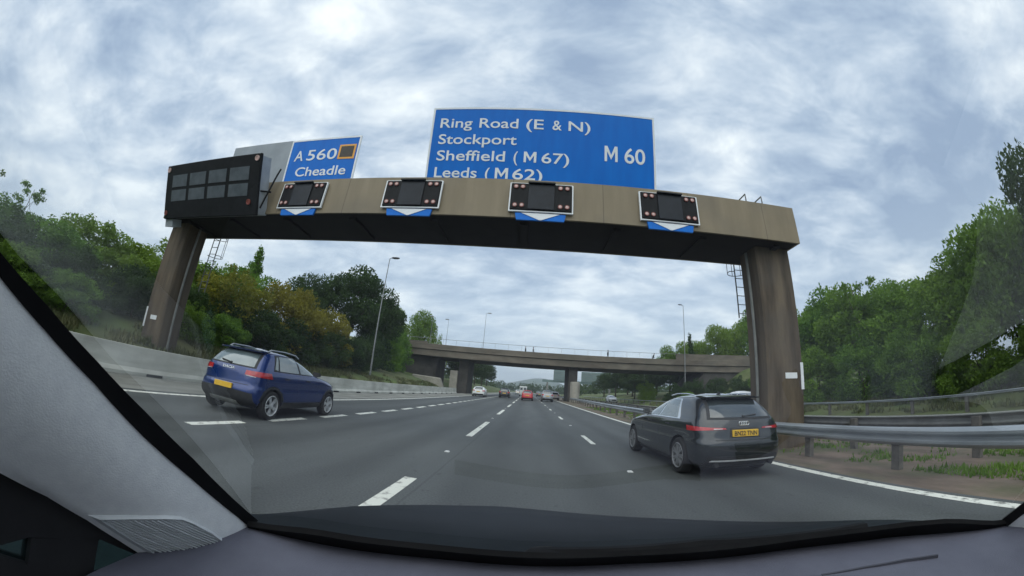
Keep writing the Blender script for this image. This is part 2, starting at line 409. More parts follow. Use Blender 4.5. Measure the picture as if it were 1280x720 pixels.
T = thing('crash_barrier', 'near steel crash barrier on posts beside the dirt strip of the central reserve', 'crash barrier', (6.4, 20, 0))
w_rail(T, 6.42, -3.5, 78, .73, -1, M['galv'], M['post'], 2.35, 7.6)
T = thing('crash_barrier', 'second steel crash barrier behind the first, at the edge of the opposite carriageway', 'crash barrier', (8.3, 20, 0))
w_rail(T, 8.3, -3.5, 110, .76, 1, M['galv_dull'], M['post'], 3.2, 9.2)
T = thing('crash_barrier', 'thin pale rail along the far grassy edge of the opposite carriageway', 'crash barrier', (20.2, 20, 0))
w_rail(T, 20.4, -3.5, 130, .86, -1, M['galv'], M['post'], 3.2, 20.6, hf=.4)

# ------------------------------------------------------------------ gantry
GY0, GY1 = 7.96, 10.02
T = thing('gantry', 'tan beam gantry on two stained concrete columns spanning the carriageway', 'gantry', (-3.2, 9, 0))
b = MB()
b.box(-14.25, 7.76, GY0, GY0 + .06, 5.69, 6.87)
b.box(-14.25, 7.76, GY1 - .06, GY1, 5.69, 6.87)
b.box(-14.25, 7.76, GY0 + .06, GY1 - .06, 6.80, 6.868)
b.box(7.70, 7.758, GY0 + .06, GY1 - .06, 5.69, 6.80)
b.box(-14.248, -14.19, GY0 + .06, GY1 - .06, 5.69, 6.80)
b.build('beam', M['beam'], T)
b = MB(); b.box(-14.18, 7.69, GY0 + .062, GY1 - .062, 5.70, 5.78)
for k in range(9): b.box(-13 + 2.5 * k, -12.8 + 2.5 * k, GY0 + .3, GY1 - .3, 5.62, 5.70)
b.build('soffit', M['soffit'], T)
def column(x0, x1, out):
    b = MB(); y0, y1 = 8.5, 9.42; c = .05
    def ring(z, s): return [(x0 - s + c, y0 - s, z), (x1 + s - c, y0 - s, z), (x1 + s, y0 - s + c, z), (x1 + s, y1 + s - c, z), (x1 + s - c, y1 + s, z), (x0 - s + c, y1 + s, z), (x0 - s, y1 + s - c, z), (x0 - s, y0 - s + c, z)]
    b.loft([ring(z, s) for z, s in ((-.05, .10), (.35, .10), (.45, .0), (2, 0), (3.5, 0), (5.0, 0), (5.70, 0))])
    # drain pipe up the inner face
    o = b.build('column', M['column'], T, 30)
    xm = (x0 + x1) / 2
    mk = MB(); mk.box(xm - .12 + out * .08, xm + .30 + out * .08, y0 - .012, y0 - .001, 1.86, 2.02); mk.build('marker_plate', M['sign_white'], o)
    e = x1 - .11 if out > 0 else x0 + .01
    mk = MB(); mk.box(e, e + .10, y0 - .014, y0 - .002, 1.55, 2.30); mk.build('marker_plate', M['sign_white'], o)
    xi = x0 if out > 0 else x1
    pp = MB(); pp.tube([(xi - out * .05, 8.95, .2), (xi - out * .05, 8.95, 5.65)], .045); pp.build('drain_pipe', M['galv_dull'], o, 40)
column(6.47, 7.73, 1)
column(-14.22, -12.98, -1)
def ladder(x, z0, z1, y=10.12):
    b = MB()
    for dx in (-.2, .2): b.tube([(x + dx, y, z0), (x + dx, y, z1)], .022, 6)
    k = z0 + .15
    while k < z1: b.tube([(x - .2, y, k), (x + .2, y, k)], .014, 5); k += .3
    k = z0 + 1.6
    while k < z1:
        b.tube([(x - .2, y, k)] + [(x + .38 * math.cos(a), y + .42 * math.sin(a) + .05, k) for a in np.linspace(PI, 0, 9)] + [(x + .2, y, k)], .014, 5); k += .8
    for a in (PI * .25, PI * .5, PI * .75): b.tube([(x + .38 * math.cos(a), y + .42 * math.sin(a) + .05, z0 + 1.6), (x + .38 * math.cos(a), y + .42 * math.sin(a) + .05, z1)], .012, 5)
    b.build('ladder', M['galv_dull'], T, 40)
ladder(6.9, 3.9, 6.9); ladder(-13.2, 3.4, 6.9)
for x in (6.35, 6.95):
    b = MB(); b.tube([(x, 8.35, 6.86), (x, 8.35, 7.38), (x, 9.2, 7.38), (x, 9.2, 6.86)], .025, 6); b.build('grab_rail', M['galv_dull'], T, 40)

# lane control signals
SIG = [(-7.20, 'lane control signal under the smaller sign, nearest the message board'),
       (-3.53, 'lane control signal on the gantry beam under the left end of the large blue sign'),
       (0.02, 'lane control signal on the gantry beam below the middle of the large blue sign'),
       (3.50, 'lane control signal on the gantry beam past the right end of the large blue sign')]
def lane_signal():
    S = thing('lane_signal', '', 'lane signal', (0, 7.9, 5.56), 'lane control signals on the gantry beam')
    z0, z1 = 5.87, 6.68
    b = MB(); b.box(-.80, .80, 7.84, 7.955, z0, z1); b.build('housing', M['black'], S, bevel=.012)
    b = MB()
    for x0, x1, a, c in ((-.845, -.812, z0 - .045, z1 + .02), (.812, .845, z0 - .045, z1 + .02), (-.812, .812, z0 - .045, z0 - .012), (-.815, .815, z1 + .002, z1 + .025)):
        b.box(x0, x1, 7.87, 7.93, a, c)
    b.build('border', M['sign_white'], S)
    b = MB(); b.box(-.34, .34, 7.81, 7.838, z0 + .02, z1 - .02); b.box(-.36, .36, 7.74, 7.81, z1 - .03, z1 + .005); b.build('screen', M['screen'], S)
    for sx in (-1, 1):
        for zz in (z0 + .12, z1 - .12):
            for dx in (.50, .68):
                b = MB(); b.lathe((sx * dx, 7.84, zz), (0, -1, 0), [(.062, 0), (.062, .03), (.05, .032), (.05, .012)], 14); l = b.build('lamp', M['lens_rim'], S, 40)
                b = MB(); b.lathe((sx * dx, 7.834, zz), (0, -1, 0), [(.047, 0), (.044, .018), (.02, .028)], 12); b.build('lens', M['lens_pink'], l, 40)
    b = MB(); b.hexa([(-.62, 7.9, 5.60), (.62, 7.9, 5.60), (.62, 7.955, 5.60), (-.62, 7.955, 5.60), (-.66, 7.9, 5.80), (.66, 7.9, 5.80), (.66, 7.955, 5.80), (-.66, 7.955, 5.80)])
    p = b.build('arrow_panel', M['sign_blue'], S)
    b = MB(); b.prism([(-.50, 5.796), (-.02, 5.60), (.02, 5.60), (.50, 5.796)], 7.885, 7.897); b.build('arrow', M['sign_white'], p)
    return S
s0 = lane_signal()
for i, (x, lab) in enumerate(SIG):
    o = s0 if i == 0 else copy_tree(s0)
    o.location.x = x; o['label'] = lab

# blue direction signs
def blue_sign(T, x0, x1, yb, zb, yt, zt, L, back=True):
    """returns the frame of the sign face: o (bottom left), ax, ay (up the face)"""
    ay = Vector((0, yt - yb, zt - zb)).normalized(); ax = Vector((1, 0, 0)); az = ax.cross(ay)
    o = Vector((x0, yb, zb)); w = x1 - x0
    b = MB(); b.obox(o, ax, ay, az, .03, w - .03, .03, L - .03, -.03, .0); p = b.build('panel', M['sign_blue'], T)
    b = MB()
    for q in ((0, .06, 0, L), (w - .06, w, 0, L), (.06, w - .06, 0, .06), (.06, w - .06, L - .06, L)): b.obox(o, ax, ay, az, *q, -.045, .008)
    b.build('border', M['sign_white'], T)
    n = max(2, int(w / 1.4))
    for k in range(n):
        x = w * (k + .5) / n; b = MB(); b.obox(o, ax, ay, az, x - .04, x + .04, .0, L - .2, -.14, -.035); b.build('support', M['galv_dull'], T)
    return o, ax, ay, az
T = thing('direction_sign', 'large blue motorway sign with four lines of white place names and M 60', 'road sign', (0, 8.9, 6.87))
o, ax, ay, az = blue_sign(T, -3.62, 3.53, 8.90, 6.88, 8.2, 9.83, 3.05)
def on(x, s): return o + ax * (x - o.x) + ay * s + az * .006
def em_mesh(width, cap, depth):
    """the letter M of the road alphabet: two uprights and a middle V reaching the baseline"""
    b = MB(); t = width * .19; w = width
    P = [(0, 0), (0, cap), (t * 1.15, cap), (w / 2, cap * .42), (w - t * 1.15, cap), (w, cap), (w, 0), (w - t, 0), (w - t, cap * .66), (w / 2, cap * .12), (t, cap * .66), (t, 0)]
    b.loft([[(x, y, -depth) for x, y in P], [(x, y, depth) for x, y in P]])
    bmesh.ops.recalc_face_normals(b.bm, faces=b.bm.faces); bmesh.ops.triangulate(b.bm, faces=b.bm.faces)
    me = bpy.data.meshes.new('lettering'); b.bm.to_mesh(me); b.bm.free(); return me
def words(parts, x, v, w, cap, bold, parent):
    for txt, f0, f1 in parts:
        p = on(x + w * f0, v); ww = w * (f1 - f0)
        if txt == 'M': place_text('lettering', em_mesh(ww, cap, .006), ww, cap, p, ax, ay, M['sign_white'], parent)
        else: place_text('lettering', txt, ww, cap, p, ax, ay, M['sign_white'], parent, bold)
words((('Ring', 0, .219), ('Road', .268, .526), ('(E', .579, .693), ('&', .751, .811), ('N)', .856, 1)), -3.33, 2.30, 4.78, .355, .008, T)
words((('Stockport', 0, 1),), -3.33, 1.715, 2.50, .35, .008, T)
words((('Sheffield', 0, .524), ('(', .589, .619), ('M', .664, .757), ('67)', .796, 1)), -3.32, 1.14, 4.13, .355, .008, T)
words((('Leeds', 0, .402), ('(', .479, .520), ('M', .569, .688), ('62)', .729, 1)), -3.33, .57, 3.35, .35, .008, T)
words((('M', 0, .316), ('60', .484, 1)), 1.90, 1.345, 1.29, .525, .010, T)

T = thing('direction_sign', 'smaller blue sign reading A 560 Cheadle with a dark square symbol', 'road sign', (-7.6, 8.75, 6.87))
o, ax, ay, az = blue_sign(T, -9.05, -6.12, 8.75, 6.88, 8.45, 9.0, 2.13)
words((('A', 0, .215), ('560', .307, 1)), -8.76, 1.265, 1.80, .425, .006, T)
words((('Cheadle', 0, 1),), -8.55, .655, 2.10, .355, .008, T)
b = MB(); b.obox(on(-6.90, 1.24), ax, ay, az, 0, .66, 0, .56, -.001, .006); sq = b.build('symbol', M['orange'], T)
b = MB(); b.obox(on(-6.90, 1.24), ax, ay, az, .075, .585, .07, .49, .0065, .011); b.build('symbol_square', M['symbol_dark'], sq)

b = MB(); ay2 = ay
b.obox((-12.2, 8.82, 6.88), (1, 0, 0), ay, az, 0, 3.12, 0, 2.2, -.04, 0)
for x in (.5, 1.6, 2.7): b.obox((-12.2, 8.82, 6.88), (1, 0, 0), ay, az, x, x + .08, 0, 2.0, -.13, -.042)
tag(b.build('blank_sign', M['blank']), 'plain grey blank sign panel between the black message board and the smaller blue sign', 'road sign')

# message board over the left column
T = thing('message_board', 'black electronic message board with two rows of blank grey cells above the left column', 'message sign', (-11, 7.4, 5.3))
yb, zb, yt, zt, L = 7.55, 5.42, 6.85, 7.25, 1.95
ay = Vector((0, yt - yb, zt - zb)).normalized(); ax = Vector((1, 0, 0)); az = ax.cross(ay)
O = Vector((-13.45, yb, zb))
b = MB(); b.obox(O, ax, ay, az, 0, 4.98, 0, L, -.10, 0); b.build('front', M['black'], T, bevel=.02)
b = MB(); b.obox(O, ax, ay, az, .08, 4.90, .05, L - .05, -.55, -.102); b.obox(O, ax, ay, az, .3, 4.7, .2, .5, -.9, -.55); b.build('casing', M['grey_case'], T)
for r_, (s0_, s1_) in enumerate(((1.13, 1.56), (.62, 1.02))):
    for k in range(4):
        x0 = .42 + 1.07 * k
        b = MB(); b.obox(O, ax, ay, az, x0, x0 + .90, s0_, s1_, .001, .012)
        b.build('character_cell', M['char_cell'], T)
for x, s_ in ((.14, L - .16), (4.82, L - .16), (.14, .22), (4.62, .42)):
    b = MB(); c = O + ax * x + ay * s_
    b.lathe(c + az * .001, az, [(.09, 0), (.09, .03), (.07, .03), (.06, .012)], 14); b.build('lamp', M['lens_rim'] if s_ < 1 else M['lens_pink'], T, 40)
b = MB(); b.obox(O, ax, ay, az, -.02, .45, -.28, -.01, -.5, -.1); b.build('bracket', M['grey_case'], T)
b = MB(); b.tube([(-8.46, 7.6, 5.7), (-8.40, 7.75, 7.0), (-8.40, 7.8, 7.25)], .03, 6); b.tube([(-8.6, 7.4, 6.2), (-8.40, 7.75, 6.35)], .03, 6); b.build('stay', M['black'], T, 40)

# ------------------------------------------------------------------ overbridge
T = thing('road_bridge', 'weathered concrete road bridge crossing the motorway ahead with thin metal railing', 'bridge', (8, 67, 0))
BX0, BX1 = -27, 58
b = MB()
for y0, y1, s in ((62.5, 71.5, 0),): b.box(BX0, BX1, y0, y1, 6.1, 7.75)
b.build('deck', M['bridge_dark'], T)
for q in ((62.18, 62.5), (71.5, 71.8)):
    b = MB(); b.box(BX0, BX1, *q, 6.2, 7.28); b.build('edge_beam', M['bridge_conc'], T)
for q in ((61.95, 62.75), (71.25, 72.0)):
    b = MB(); b.box(BX0, BX1, *q, 7.36, 8.38); b.build('parapet', M['bridge_conc'], T, bevel=.03)
for q in ((27, BX1, 9.45), (BX0, -19, 8.75)):
    b = MB(); b.box(q[0], q[1], 62.0, 62.35, 8.382, q[2]); b.build('parapet_wall', M['bridge_conc'], T)
b = MB()
for y in (62.3, 71.7):
    b.tube([(BX0, y, 9.42), (27 if y < 65 else BX1, y, 9.42)], .035, 6)
    x = -18.5
    while x < 27: b.tube([(x, y, 8.36), (x, y, 9.42)], .018, 5); x += 2.4
b.build('railing', M['pole'], T, 40)
def pier(x0, x1, y0, y1, name='pier'):
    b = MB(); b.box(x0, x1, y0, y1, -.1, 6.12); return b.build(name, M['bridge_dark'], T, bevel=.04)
p = pier(7.15, 8.75, 63.4, 70.6)
b = MB()
ring = lambda z, s: [(8.35 + (1.15 + s) * math.cos(a) * 1.0, 67 + (4.6 + s) * math.copysign(abs(math.sin(a)) ** .6, math.sin(a)), z) for a in np.linspace(0, 2 * PI, 24, endpoint=False)]
b.loft([ring(-.1, 0), ring(3.4, 0), ring(3.6, -.1)]); b.build('plinth', M['plinth'], p, 40)
p = pier(-13.1, -11.3, 64.2, 70.6)
b = MB(); b.box(-14.6, -13.15, 63.9, 70.8, -.1, 4.0); b.build('plinth', M['plinth'], p, bevel=.1)
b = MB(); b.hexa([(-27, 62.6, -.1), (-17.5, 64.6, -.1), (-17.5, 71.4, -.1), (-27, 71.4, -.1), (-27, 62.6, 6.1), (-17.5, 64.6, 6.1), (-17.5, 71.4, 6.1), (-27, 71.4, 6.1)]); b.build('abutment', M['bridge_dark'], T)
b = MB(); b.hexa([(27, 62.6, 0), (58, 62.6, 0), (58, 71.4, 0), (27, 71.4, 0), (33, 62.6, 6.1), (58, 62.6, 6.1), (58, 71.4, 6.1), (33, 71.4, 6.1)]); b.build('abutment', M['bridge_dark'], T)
b = MB(); b.hexa([(-21.6, 59.6, -.1), (-14.4, 59.6, -.1), (-14.4, 61, -.1), (-21.6, 61, -.1), (-20.4, 59.7, 2.5), (-15.4, 59.7, 2.3), (-15.4, 60.9, 2.3), (-20.4, 60.9, 2.5)])
tag(b.build('concrete_block', M['plinth'], bevel=.12), 'pale sloping concrete block behind the left barrier under the bridge', 'concrete block')

# people on the bridge: one continuous body each, hair and clothes as children
def person(x, z, lean, h, label, cloth, face=1):
    P = thing('person', label, 'person', (x, 62.95, z), 'people on the bridge')
    k = h / 1.75
    J = {'pelvis': (0, 0, .95), 'chest': (lean * .5, 0, 1.32), 'neck': (lean * .8, 0, 1.50), 'head': (lean, 0, 1.62), 'crown': (lean * 1.05, 0, 1.70),
         'hl': (0, .09, .90), 'kl': (.10, .09, .50), 'fl': (-.02, .09, .05), 'tl': (.12 * face, .09, .04),
         'hr': (0, -.09, .90), 'kr': (.02, -.09, .50), 'fr': (-.16, -.09, .05), 'tr': (-.02 * face, -.09, .04),
         'sl': (lean * .6, .19, 1.42), 'el': (lean * .5 + .05, .24, 1.12), 'wl': (lean * .5 + .2, .20, .90),
         'sr': (lean * .6, -.19, 1.42), 'er': (lean * .5 - .05, -.24, 1.12), 'wr': (lean * .5 + .08, -.22, .88)}
    R = dict(pelvis=.15, chest=.16, neck=.06, head=.095, crown=.07, hl=.10, kl=.065, fl=.045, tl=.035, hr=.10, kr=.065, fr=.045, tr=.035, sl=.07, el=.045, wl=.032, sr=.07, er=.045, wr=.032)
    E_ = [('pelvis', 'chest'), ('chest', 'neck'), ('neck', 'head'), ('head', 'crown'), ('pelvis', 'hl'), ('hl', 'kl'), ('kl', 'fl'), ('fl', 'tl'), ('pelvis', 'hr'), ('hr', 'kr'), ('kr', 'fr'), ('fr', 'tr'),
          ('chest', 'sl'), ('sl', 'el'), ('el', 'wl'), ('chest', 'sr'), ('sr', 'er'), ('er', 'wr')]
    names = list(J); me = bpy.data.meshes.new('body')
    me.from_pydata([tuple(c * k for c in J[n]) for n in names], [(names.index(a), names.index(c)) for a, c in E_], [])
    ob = bpy.data.objects.new('body', me); COL.objects.link(ob)
    ob.modifiers.new('skin', 'SKIN'); ob.modifiers.new('sub', 'SUBSURF').levels = 1
    lay = me.skin_vertices[0] if me.skin_vertices else None
    if lay:
        for i, n in enumerate(names): lay.data[i].radius = (R[n] * k, R[n] * k); lay.data[i].use_root = (n == 'pelvis')
    dg = bpy.context.evaluated_depsgraph_get(); m2 = bpy.data.meshes.new_from_object(ob.evaluated_get(dg))
    bpy.data.objects.remove(ob)
    m2.materials.clear()
    for m in (M[cloth], M['skin']): m2.materials.append(m)
    for f in m2.polygons: f.material_index = 1 if f.center.z > 1.50 * k else 0
    o = bpy.data.objects.new('body', m2); COL.objects.link(o); o.parent = P; m2.shade_smooth()
    b = MB(); b.ball(P.location + Vector((lean * k - .01, 0, 1.685 * k)), (.105 * k, .10 * k, .085 * k), 10); b.build('hair', M['hair'], P, 60)
    return P
person(-1.0, 7.75, .05, 1.66, 'person in dark clothes on the bridge, leftmost of the people at its railing', 'dark_cloth')
person(.42, 7.75, .0, 1.62, 'slim person in grey clothes on the bridge, close beside the leftmost one', 'grey_cloth')
person(14.1, 7.75, .03, 1.92, 'tall person in dark clothes standing upright near the middle of the bridge railing', 'dark_cloth')
person(22.7, 7.75, .30, 1.70, 'person in dark clothes leaning forward over the bridge parapet, furthest right', 'dark_cloth')

# ------------------------------------------------------------------ street lamps
def street_lamp(x, y, z0, z1, arm, label, double=False, r=.09):
    r *= .7
    T = thing('street_lamp', label, 'street lamp', (x, y, z0))
    b = MB(); b.tube([(x, y, z0 - .3), (x, y, z0 + 1.2)], r * 1.25, 8); b.tube([(x, y, z0 + 1.2), (x, y, z1)], r, 8, r * .55); b.build('pole', M['pole'], T, 40)
    for s in ((-1, 1) if double else (1,)):
        b = MB(); b.tube([(x, y, z1 - .05), (x + s * arm * .5, y, z1 + .06), (x + s * arm, y, z1 + .10)], r * .45, 6); b.build('arm', M['pole'], T, 40)
        b = MB(); e = x + s * arm; b.loft([[(e + s * u, y - w, z1 + .10 - d), (e + s * u, y + w, z1 + .10 - d), (e + s * u, y + w * .6, z1 + .10 + d), (e + s * u, y - w * .6, z1 + .10 + d)] for u, w, d in ((-.05, .06, .04), (.1, .14, .07), (.5, .16, .07), (.75, .08, .04))])
        b.build('lamp_head', M['plastic'] if r > .06 else M['galv_dull'], T)
street_lamp(-14.3, 30, 1.6, 12.6, .25, 'tall slim street lamp behind the left barrier in front of the dark tree', r=.10)
street_lamp(-20.3, 67.5, 7.7, 14.5, -.7, 'left of two small street lamps at the left end of the bridge', r=.07)
street_lamp(-17.2, 68.5, 7.7, 14.3, -.7, 'right of two small street lamps at the left end of the bridge', r=.07)
street_lamp(-9.35, 67.0, 7.7, 15.9, .3, 'lone thin street lamp standing on the bridge above the left lanes', r=.07)
street_lamp(28.6, 61.75, 1.2, 18.7, -1.0, 'tall street lamp in front of the right end of the bridge', r=.13)
street_lamp(26.8, 80, .8, 9.0, .4, 'pale street lamp beyond the bridge behind the bright bush', r=.08)

# far gantry beyond the bridge
T = thing('gantry', 'distant grey green sign gantry seen under the bridge beyond the pier', 'gantry', (16, 130, 0))
b = MB(); b.box(5.0, 30.5, 129.6, 130.2, 5.3, 6.2); b.build('beam', M['far_panel'], T)
for x in (30.1,):
    b = MB(); b.box(x - .3, x + .3, 129.6, 130.2, 0, 5.3); b.build('column', M['galv_dull'], T)
b = MB(); b.box(6.6, 7.2, 129.6, 130.2, 0, 5.3); b.build('column', M['galv_dull'], T)
for x0, x1, z1 in ((9.0, 14.6, 10.0), (19.3, 29.0, 9.8)):
    b = MB(); b.box(x0, x1, 129.3, 129.5, 6.0, z1); p = b.build('panel', M['far_panel'], T)
    b = MB()
    for k in range(4):
        zz = 6.5 + (z1 - 6.5) * k / 4; b.box(x0 + .1, x1 - .1, 129.22, 129.298, zz, zz + .12)
    b.build('stiffener', M['galv_dull'], p)

# ------------------------------------------------------------------ cars
def pchip(xk, yk):
    xk, yk = np.array(xk, float), np.array(yk, float); h = np.diff(xk); d = np.diff(yk) / h; m = np.zeros_like(yk)
    for i in range(1, len(xk) - 1):
        if d[i - 1] * d[i] > 0:
            w1, w2 = 2 * h[i] + h[i - 1], h[i] + 2 * h[i - 1]; m[i] = (w1 + w2) / (w1 / d[i - 1] + w2 / d[i])
    m[0], m[-1] = d[0], d[-1]
    def f(x):
        i = int(min(max(np.searchsorted(xk, x) - 1, 0), len(h) - 1)); t = (x - xk[i]) / h[i]
        return (yk[i] * (1 + 2 * t) * (1 - t) ** 2 + m[i] * h[i] * t * (1 - t) ** 2 + yk[i + 1] * t * t * (3 - 2 * t) + m[i + 1] * h[i] * t * t * (t - 1))
    return f

class Shape:
    """car skin as stacked plan outlines: t 0-1 round the rear, 1-2 along the side, 2-3 round the front"""
    def __init__(s, layers, nr=3.4, dr=.40, nf=2.5, df=.8, hump=.04):
        z, yr, yf, w = zip(*layers); s.z0, s.z1 = z[0], z[-1]
        s.yr, s.yf, s.w = pchip(z, yr), pchip(z, yf), pchip(z, w)
        s.nr, s.DR, s.nf, s.DF, s.hump = nr, dr, nf, df, hump
        s.mid = (yr[2] + yf[2]) / 2; s.half = (yf[2] - yr[2]) / 2
    def dims(s, z):
        yr, yf, w = s.yr(z), s.yf(z), s.w(z); L = yf - yr
        return yr, yf, w, min(s.DR, .3 * L), min(s.DF, .5 * L)
    def pt(s, t, z, sign=1):
        yr, yf, w, dr, df = s.dims(z)
        if t <= 1:
            a = PI / 2 * max(t, 0); x = w * math.sin(a) ** (2 / s.nr); y = yr + dr * (1 - max(math.cos(a), 0) ** (2 / s.nr))
        elif t <= 2: x = w; y = yr + dr + (yf - df - yr - dr) * (t - 1)
        else:
            a = PI / 2 * max(3 - t, 0); x = w * math.sin(a) ** (2 / s.nf); y = yf - df * (1 - max(math.cos(a), 0) ** (2 / s.nf))
        x *= 1 - .05 * ((y - s.mid) / s.half) ** 2
        return Vector((sign * x, y, z))
    def tx(s, x, z):      # rear position from x
        w = s.w(z); a = math.asin(min(1, (abs(x) / w) ** (s.nr / 2))); return a / (PI / 2)
    def fx(s, x, z):
        w = s.w(z); a = math.asin(min(1, (abs(x) / w) ** (s.nf / 2))); return 3 - a / (PI / 2)
    def ty(s, y, z):      # side position from y
        yr, yf, w, dr, df = s.dims(z)
        if y < yr + dr:
            c = max(0, 1 - (y - yr) / dr); a = math.acos(min(1, max(0, c) ** (s.nr / 2))); return a / (PI / 2)
        if y > yf - df:
            c = max(0, 1 - (yf - y) / df); a = math.acos(min(1, c ** (s.nf / 2))); return 3 - a / (PI / 2)
        return 1 + (y - yr - dr) / (yf - df - yr - dr)
    def skin(s, nz=44):
        zs = [s.z0 + (s.z1 - s.z0) * (i / nz) for i in range(nz + 1)]
        ts = [i / 12 for i in range(12)] + [1 + i / 18 for i in range(18)] + [2 + i / 12 for i in range(13)]
        b = MB(); rings = []
        for z in zs:
            right = [s.pt(t, z, 1) for t in ts]; left = [s.pt(t, z, -1) for t in ts[1:-1]][::-1]
            rings.append(right + left)
        c = sum(rings[-1], Vector()) / len(rings[-1])
        rings.append([c + (p - c) * .55 + Vector((0, 0, s.hump * .7)) for p in rings[-1]])
        rings.append([c + (p - c) * .2 + Vector((0, 0, s.hump * .3)) for p in rings[-1]])
        b.loft(rings); bmesh.ops.remove_doubles(b.bm, verts=b.bm.verts, dist=1e-5)
        return b
    def patch(s, fn, sign, off=.006, nu=8, nv=6, b=None, inset=.012):
        """a raised panel on the skin; fn(u,v) -> (t,z)"""
        b = b or MB(); G = []
        for j in range(nv + 1):
            row = []
            for i in range(nu + 1):
                t, z = fn(i / nu, j / nv); e = .01
                p = s.pt(t, z, sign); tu = s.pt(t + e, z, sign) - s.pt(max(t - e, 0), z, sign); tv = s.pt(t, z + .004, sign) - s.pt(t, z - .004, sign)
                n = tu.cross(tv)
                n = n.normalized() if n.length > 1e-12 else Vector((0, -1, 0))
                if n.dot(p - Vector((0, s.mid, z - .3))) < 0: n = -n
                row.append((p + n * off, p - n * inset))
            G.append(row)
        V = [[(b.bm.verts.new(a), None) for a, _ in r] for r in G]
        for j in range(nv):
            for i in range(nu): b.bm.faces.new((V[j][i][0], V[j][i + 1][0], V[j + 1][i + 1][0], V[j + 1][i][0]))
        rim = [(0, i) for i in range(nu + 1)] + [(j, nu) for j in range(1, nv + 1)] + [(nv, i) for i in range(nu - 1, -1, -1)] + [(j, 0) for j in range(nv - 1, 0, -1)]
        low = [b.bm.verts.new(G[j][i][1]) for j, i in rim]
        for k in range(len(rim)):
            k2 = (k + 1) % len(rim); (j, i), (j2, i2) = rim[k], rim[k2]
            b.bm.faces.new((V[j][i][0], V[j2][i2][0], low[k2], low[k]))
        return b

def lerp(a, b, t): return a + (b - a) * t
def quad_side(S, pts):       # pts: (y,z) lower rear, lower front, upper front, upper rear
    (a, b, c, d) = pts
    def fn(u, v):
        y = lerp(lerp(a[0], b[0], u), lerp(d[0], c[0], u), v); z = lerp(lerp(a[1], b[1], u), lerp(d[1], c[1], u), v)
        return S.ty(y, z), z
    return fn
def quad_rear(S, pts):       # pts: (x,z) all x >= 0 side, signed by the caller
    (a, b, c, d) = pts
    def fn(u, v):
        x = lerp(lerp(a[0], b[0], u), lerp(d[0], c[0], u), v); z = lerp(lerp(a[1], b[1], u), lerp(d[1], c[1], u), v)
        return S.tx(x, z), z
    return fn
def tz_quad(pts):
    (a, b, c, d) = pts
    return lambda u, v: (lerp(lerp(a[0], b[0], u), lerp(d[0], c[0], u), v), lerp(lerp(a[1], b[1], u), lerp(d[1], c[1], u), v))

def both(S, name, mat, parent, fn, one=False, **k):
    r = []
    for sg in (1, -1): r.append(S.patch(fn, sg, **k).build(name, mat, parent, 50))
    return r
def merged(S, name, mat, parent, fn, **k):    # a centre panel mirrored over the middle line, one mesh
    b = MB()
    for sg in (1, -1): S.patch(fn, sg, b=b, **k)
    bmesh.ops.remove_doubles(b.bm, verts=b.bm.verts, dist=2e-4)
    return b.build(name, mat, parent, 50)

def wheel_meshes(r, w, rim_mat, spokes):
    b = MB(); b.lathe((0, 0, 0), (1, 0, 0), [(r * .70, -w / 2), (r * .90, -w / 2), (r * .985, -w * .36), (r, -w * .2), (r, w * .2), (r * .985, w * .36), (r * .90, w / 2), (r * .70, w / 2), (r * .68, 0), (r * .70, -w / 2)], 36, cap=False)
    bmesh.ops.recalc_face_normals(b.bm, faces=b.bm.faces); tm = bpy.data.meshes.new('wheel'); b.bm.to_mesh(tm); b.bm.free(); tm.materials.append(M['tyre']); tm.shade_smooth(); tm.set_sharp_from_angle(angle=.7)
    b = MB(); o = w / 2 - .004
    b.lathe((0, 0, 0), (1, 0, 0), [(r * .72, o - .10), (r * .72, o), (r * .68, o + .012), (r * .64, o), (r * .64, o - .10), (r * .72, o - .10)], 36, cap=False)
    b.lathe((0, 0, 0), (1, 0, 0), [(.001, o - .03), (r * .19, o - .03), (r * .19, o + .004), (r * .12, o + .010), (.001, o + .010)], 18)
    for k in range(spokes):
        a = 2 * PI * k / spokes
        for da in (-.16, .16):
            d0 = Vector((0, math.cos(a + da * .4), math.sin(a + da * .4))); d1 = Vector((0, math.cos(a + da), math.sin(a + da))); nn = Vector((0, -math.sin(a), math.cos(a)))
            p0, p1 = d0 * r * .15, d1 * r * .67; t0, t1 = nn * r * .055, nn * r * .045; X = Vector((1, 0, 0))
            b.hexa([p0 - t0 + X * (o - .035), p1 - t1 + X * (o - .045), p1 + t1 + X * (o - .045), p0 + t0 + X * (o - .035), p0 - t0 + X * (o - .003), p1 - t1 + X * (o - .008), p1 + t1 + X * (o - .008), p0 + t0 + X * (o - .003)])
    bmesh.ops.recalc_face_normals(b.bm, faces=b.bm.faces); rm = bpy.data.meshes.new('rim'); b.bm.to_mesh(rm); b.bm.free(); rm.materials.append(rim_mat)
    b = MB(); b.lathe((0, 0, 0), (1, 0, 0), [(.001, o - .12), (r * .66, o - .12), (r * .66, o - .10), (.001, o - .10)], 24)
    bmesh.ops.recalc_face_normals(b.bm, faces=b.bm.faces); dm = bpy.data.meshes.new('brake_disc'); b.bm.to_mesh(dm); b.bm.free(); dm.materials.append(M['plastic'])
    return tm, rm, dm

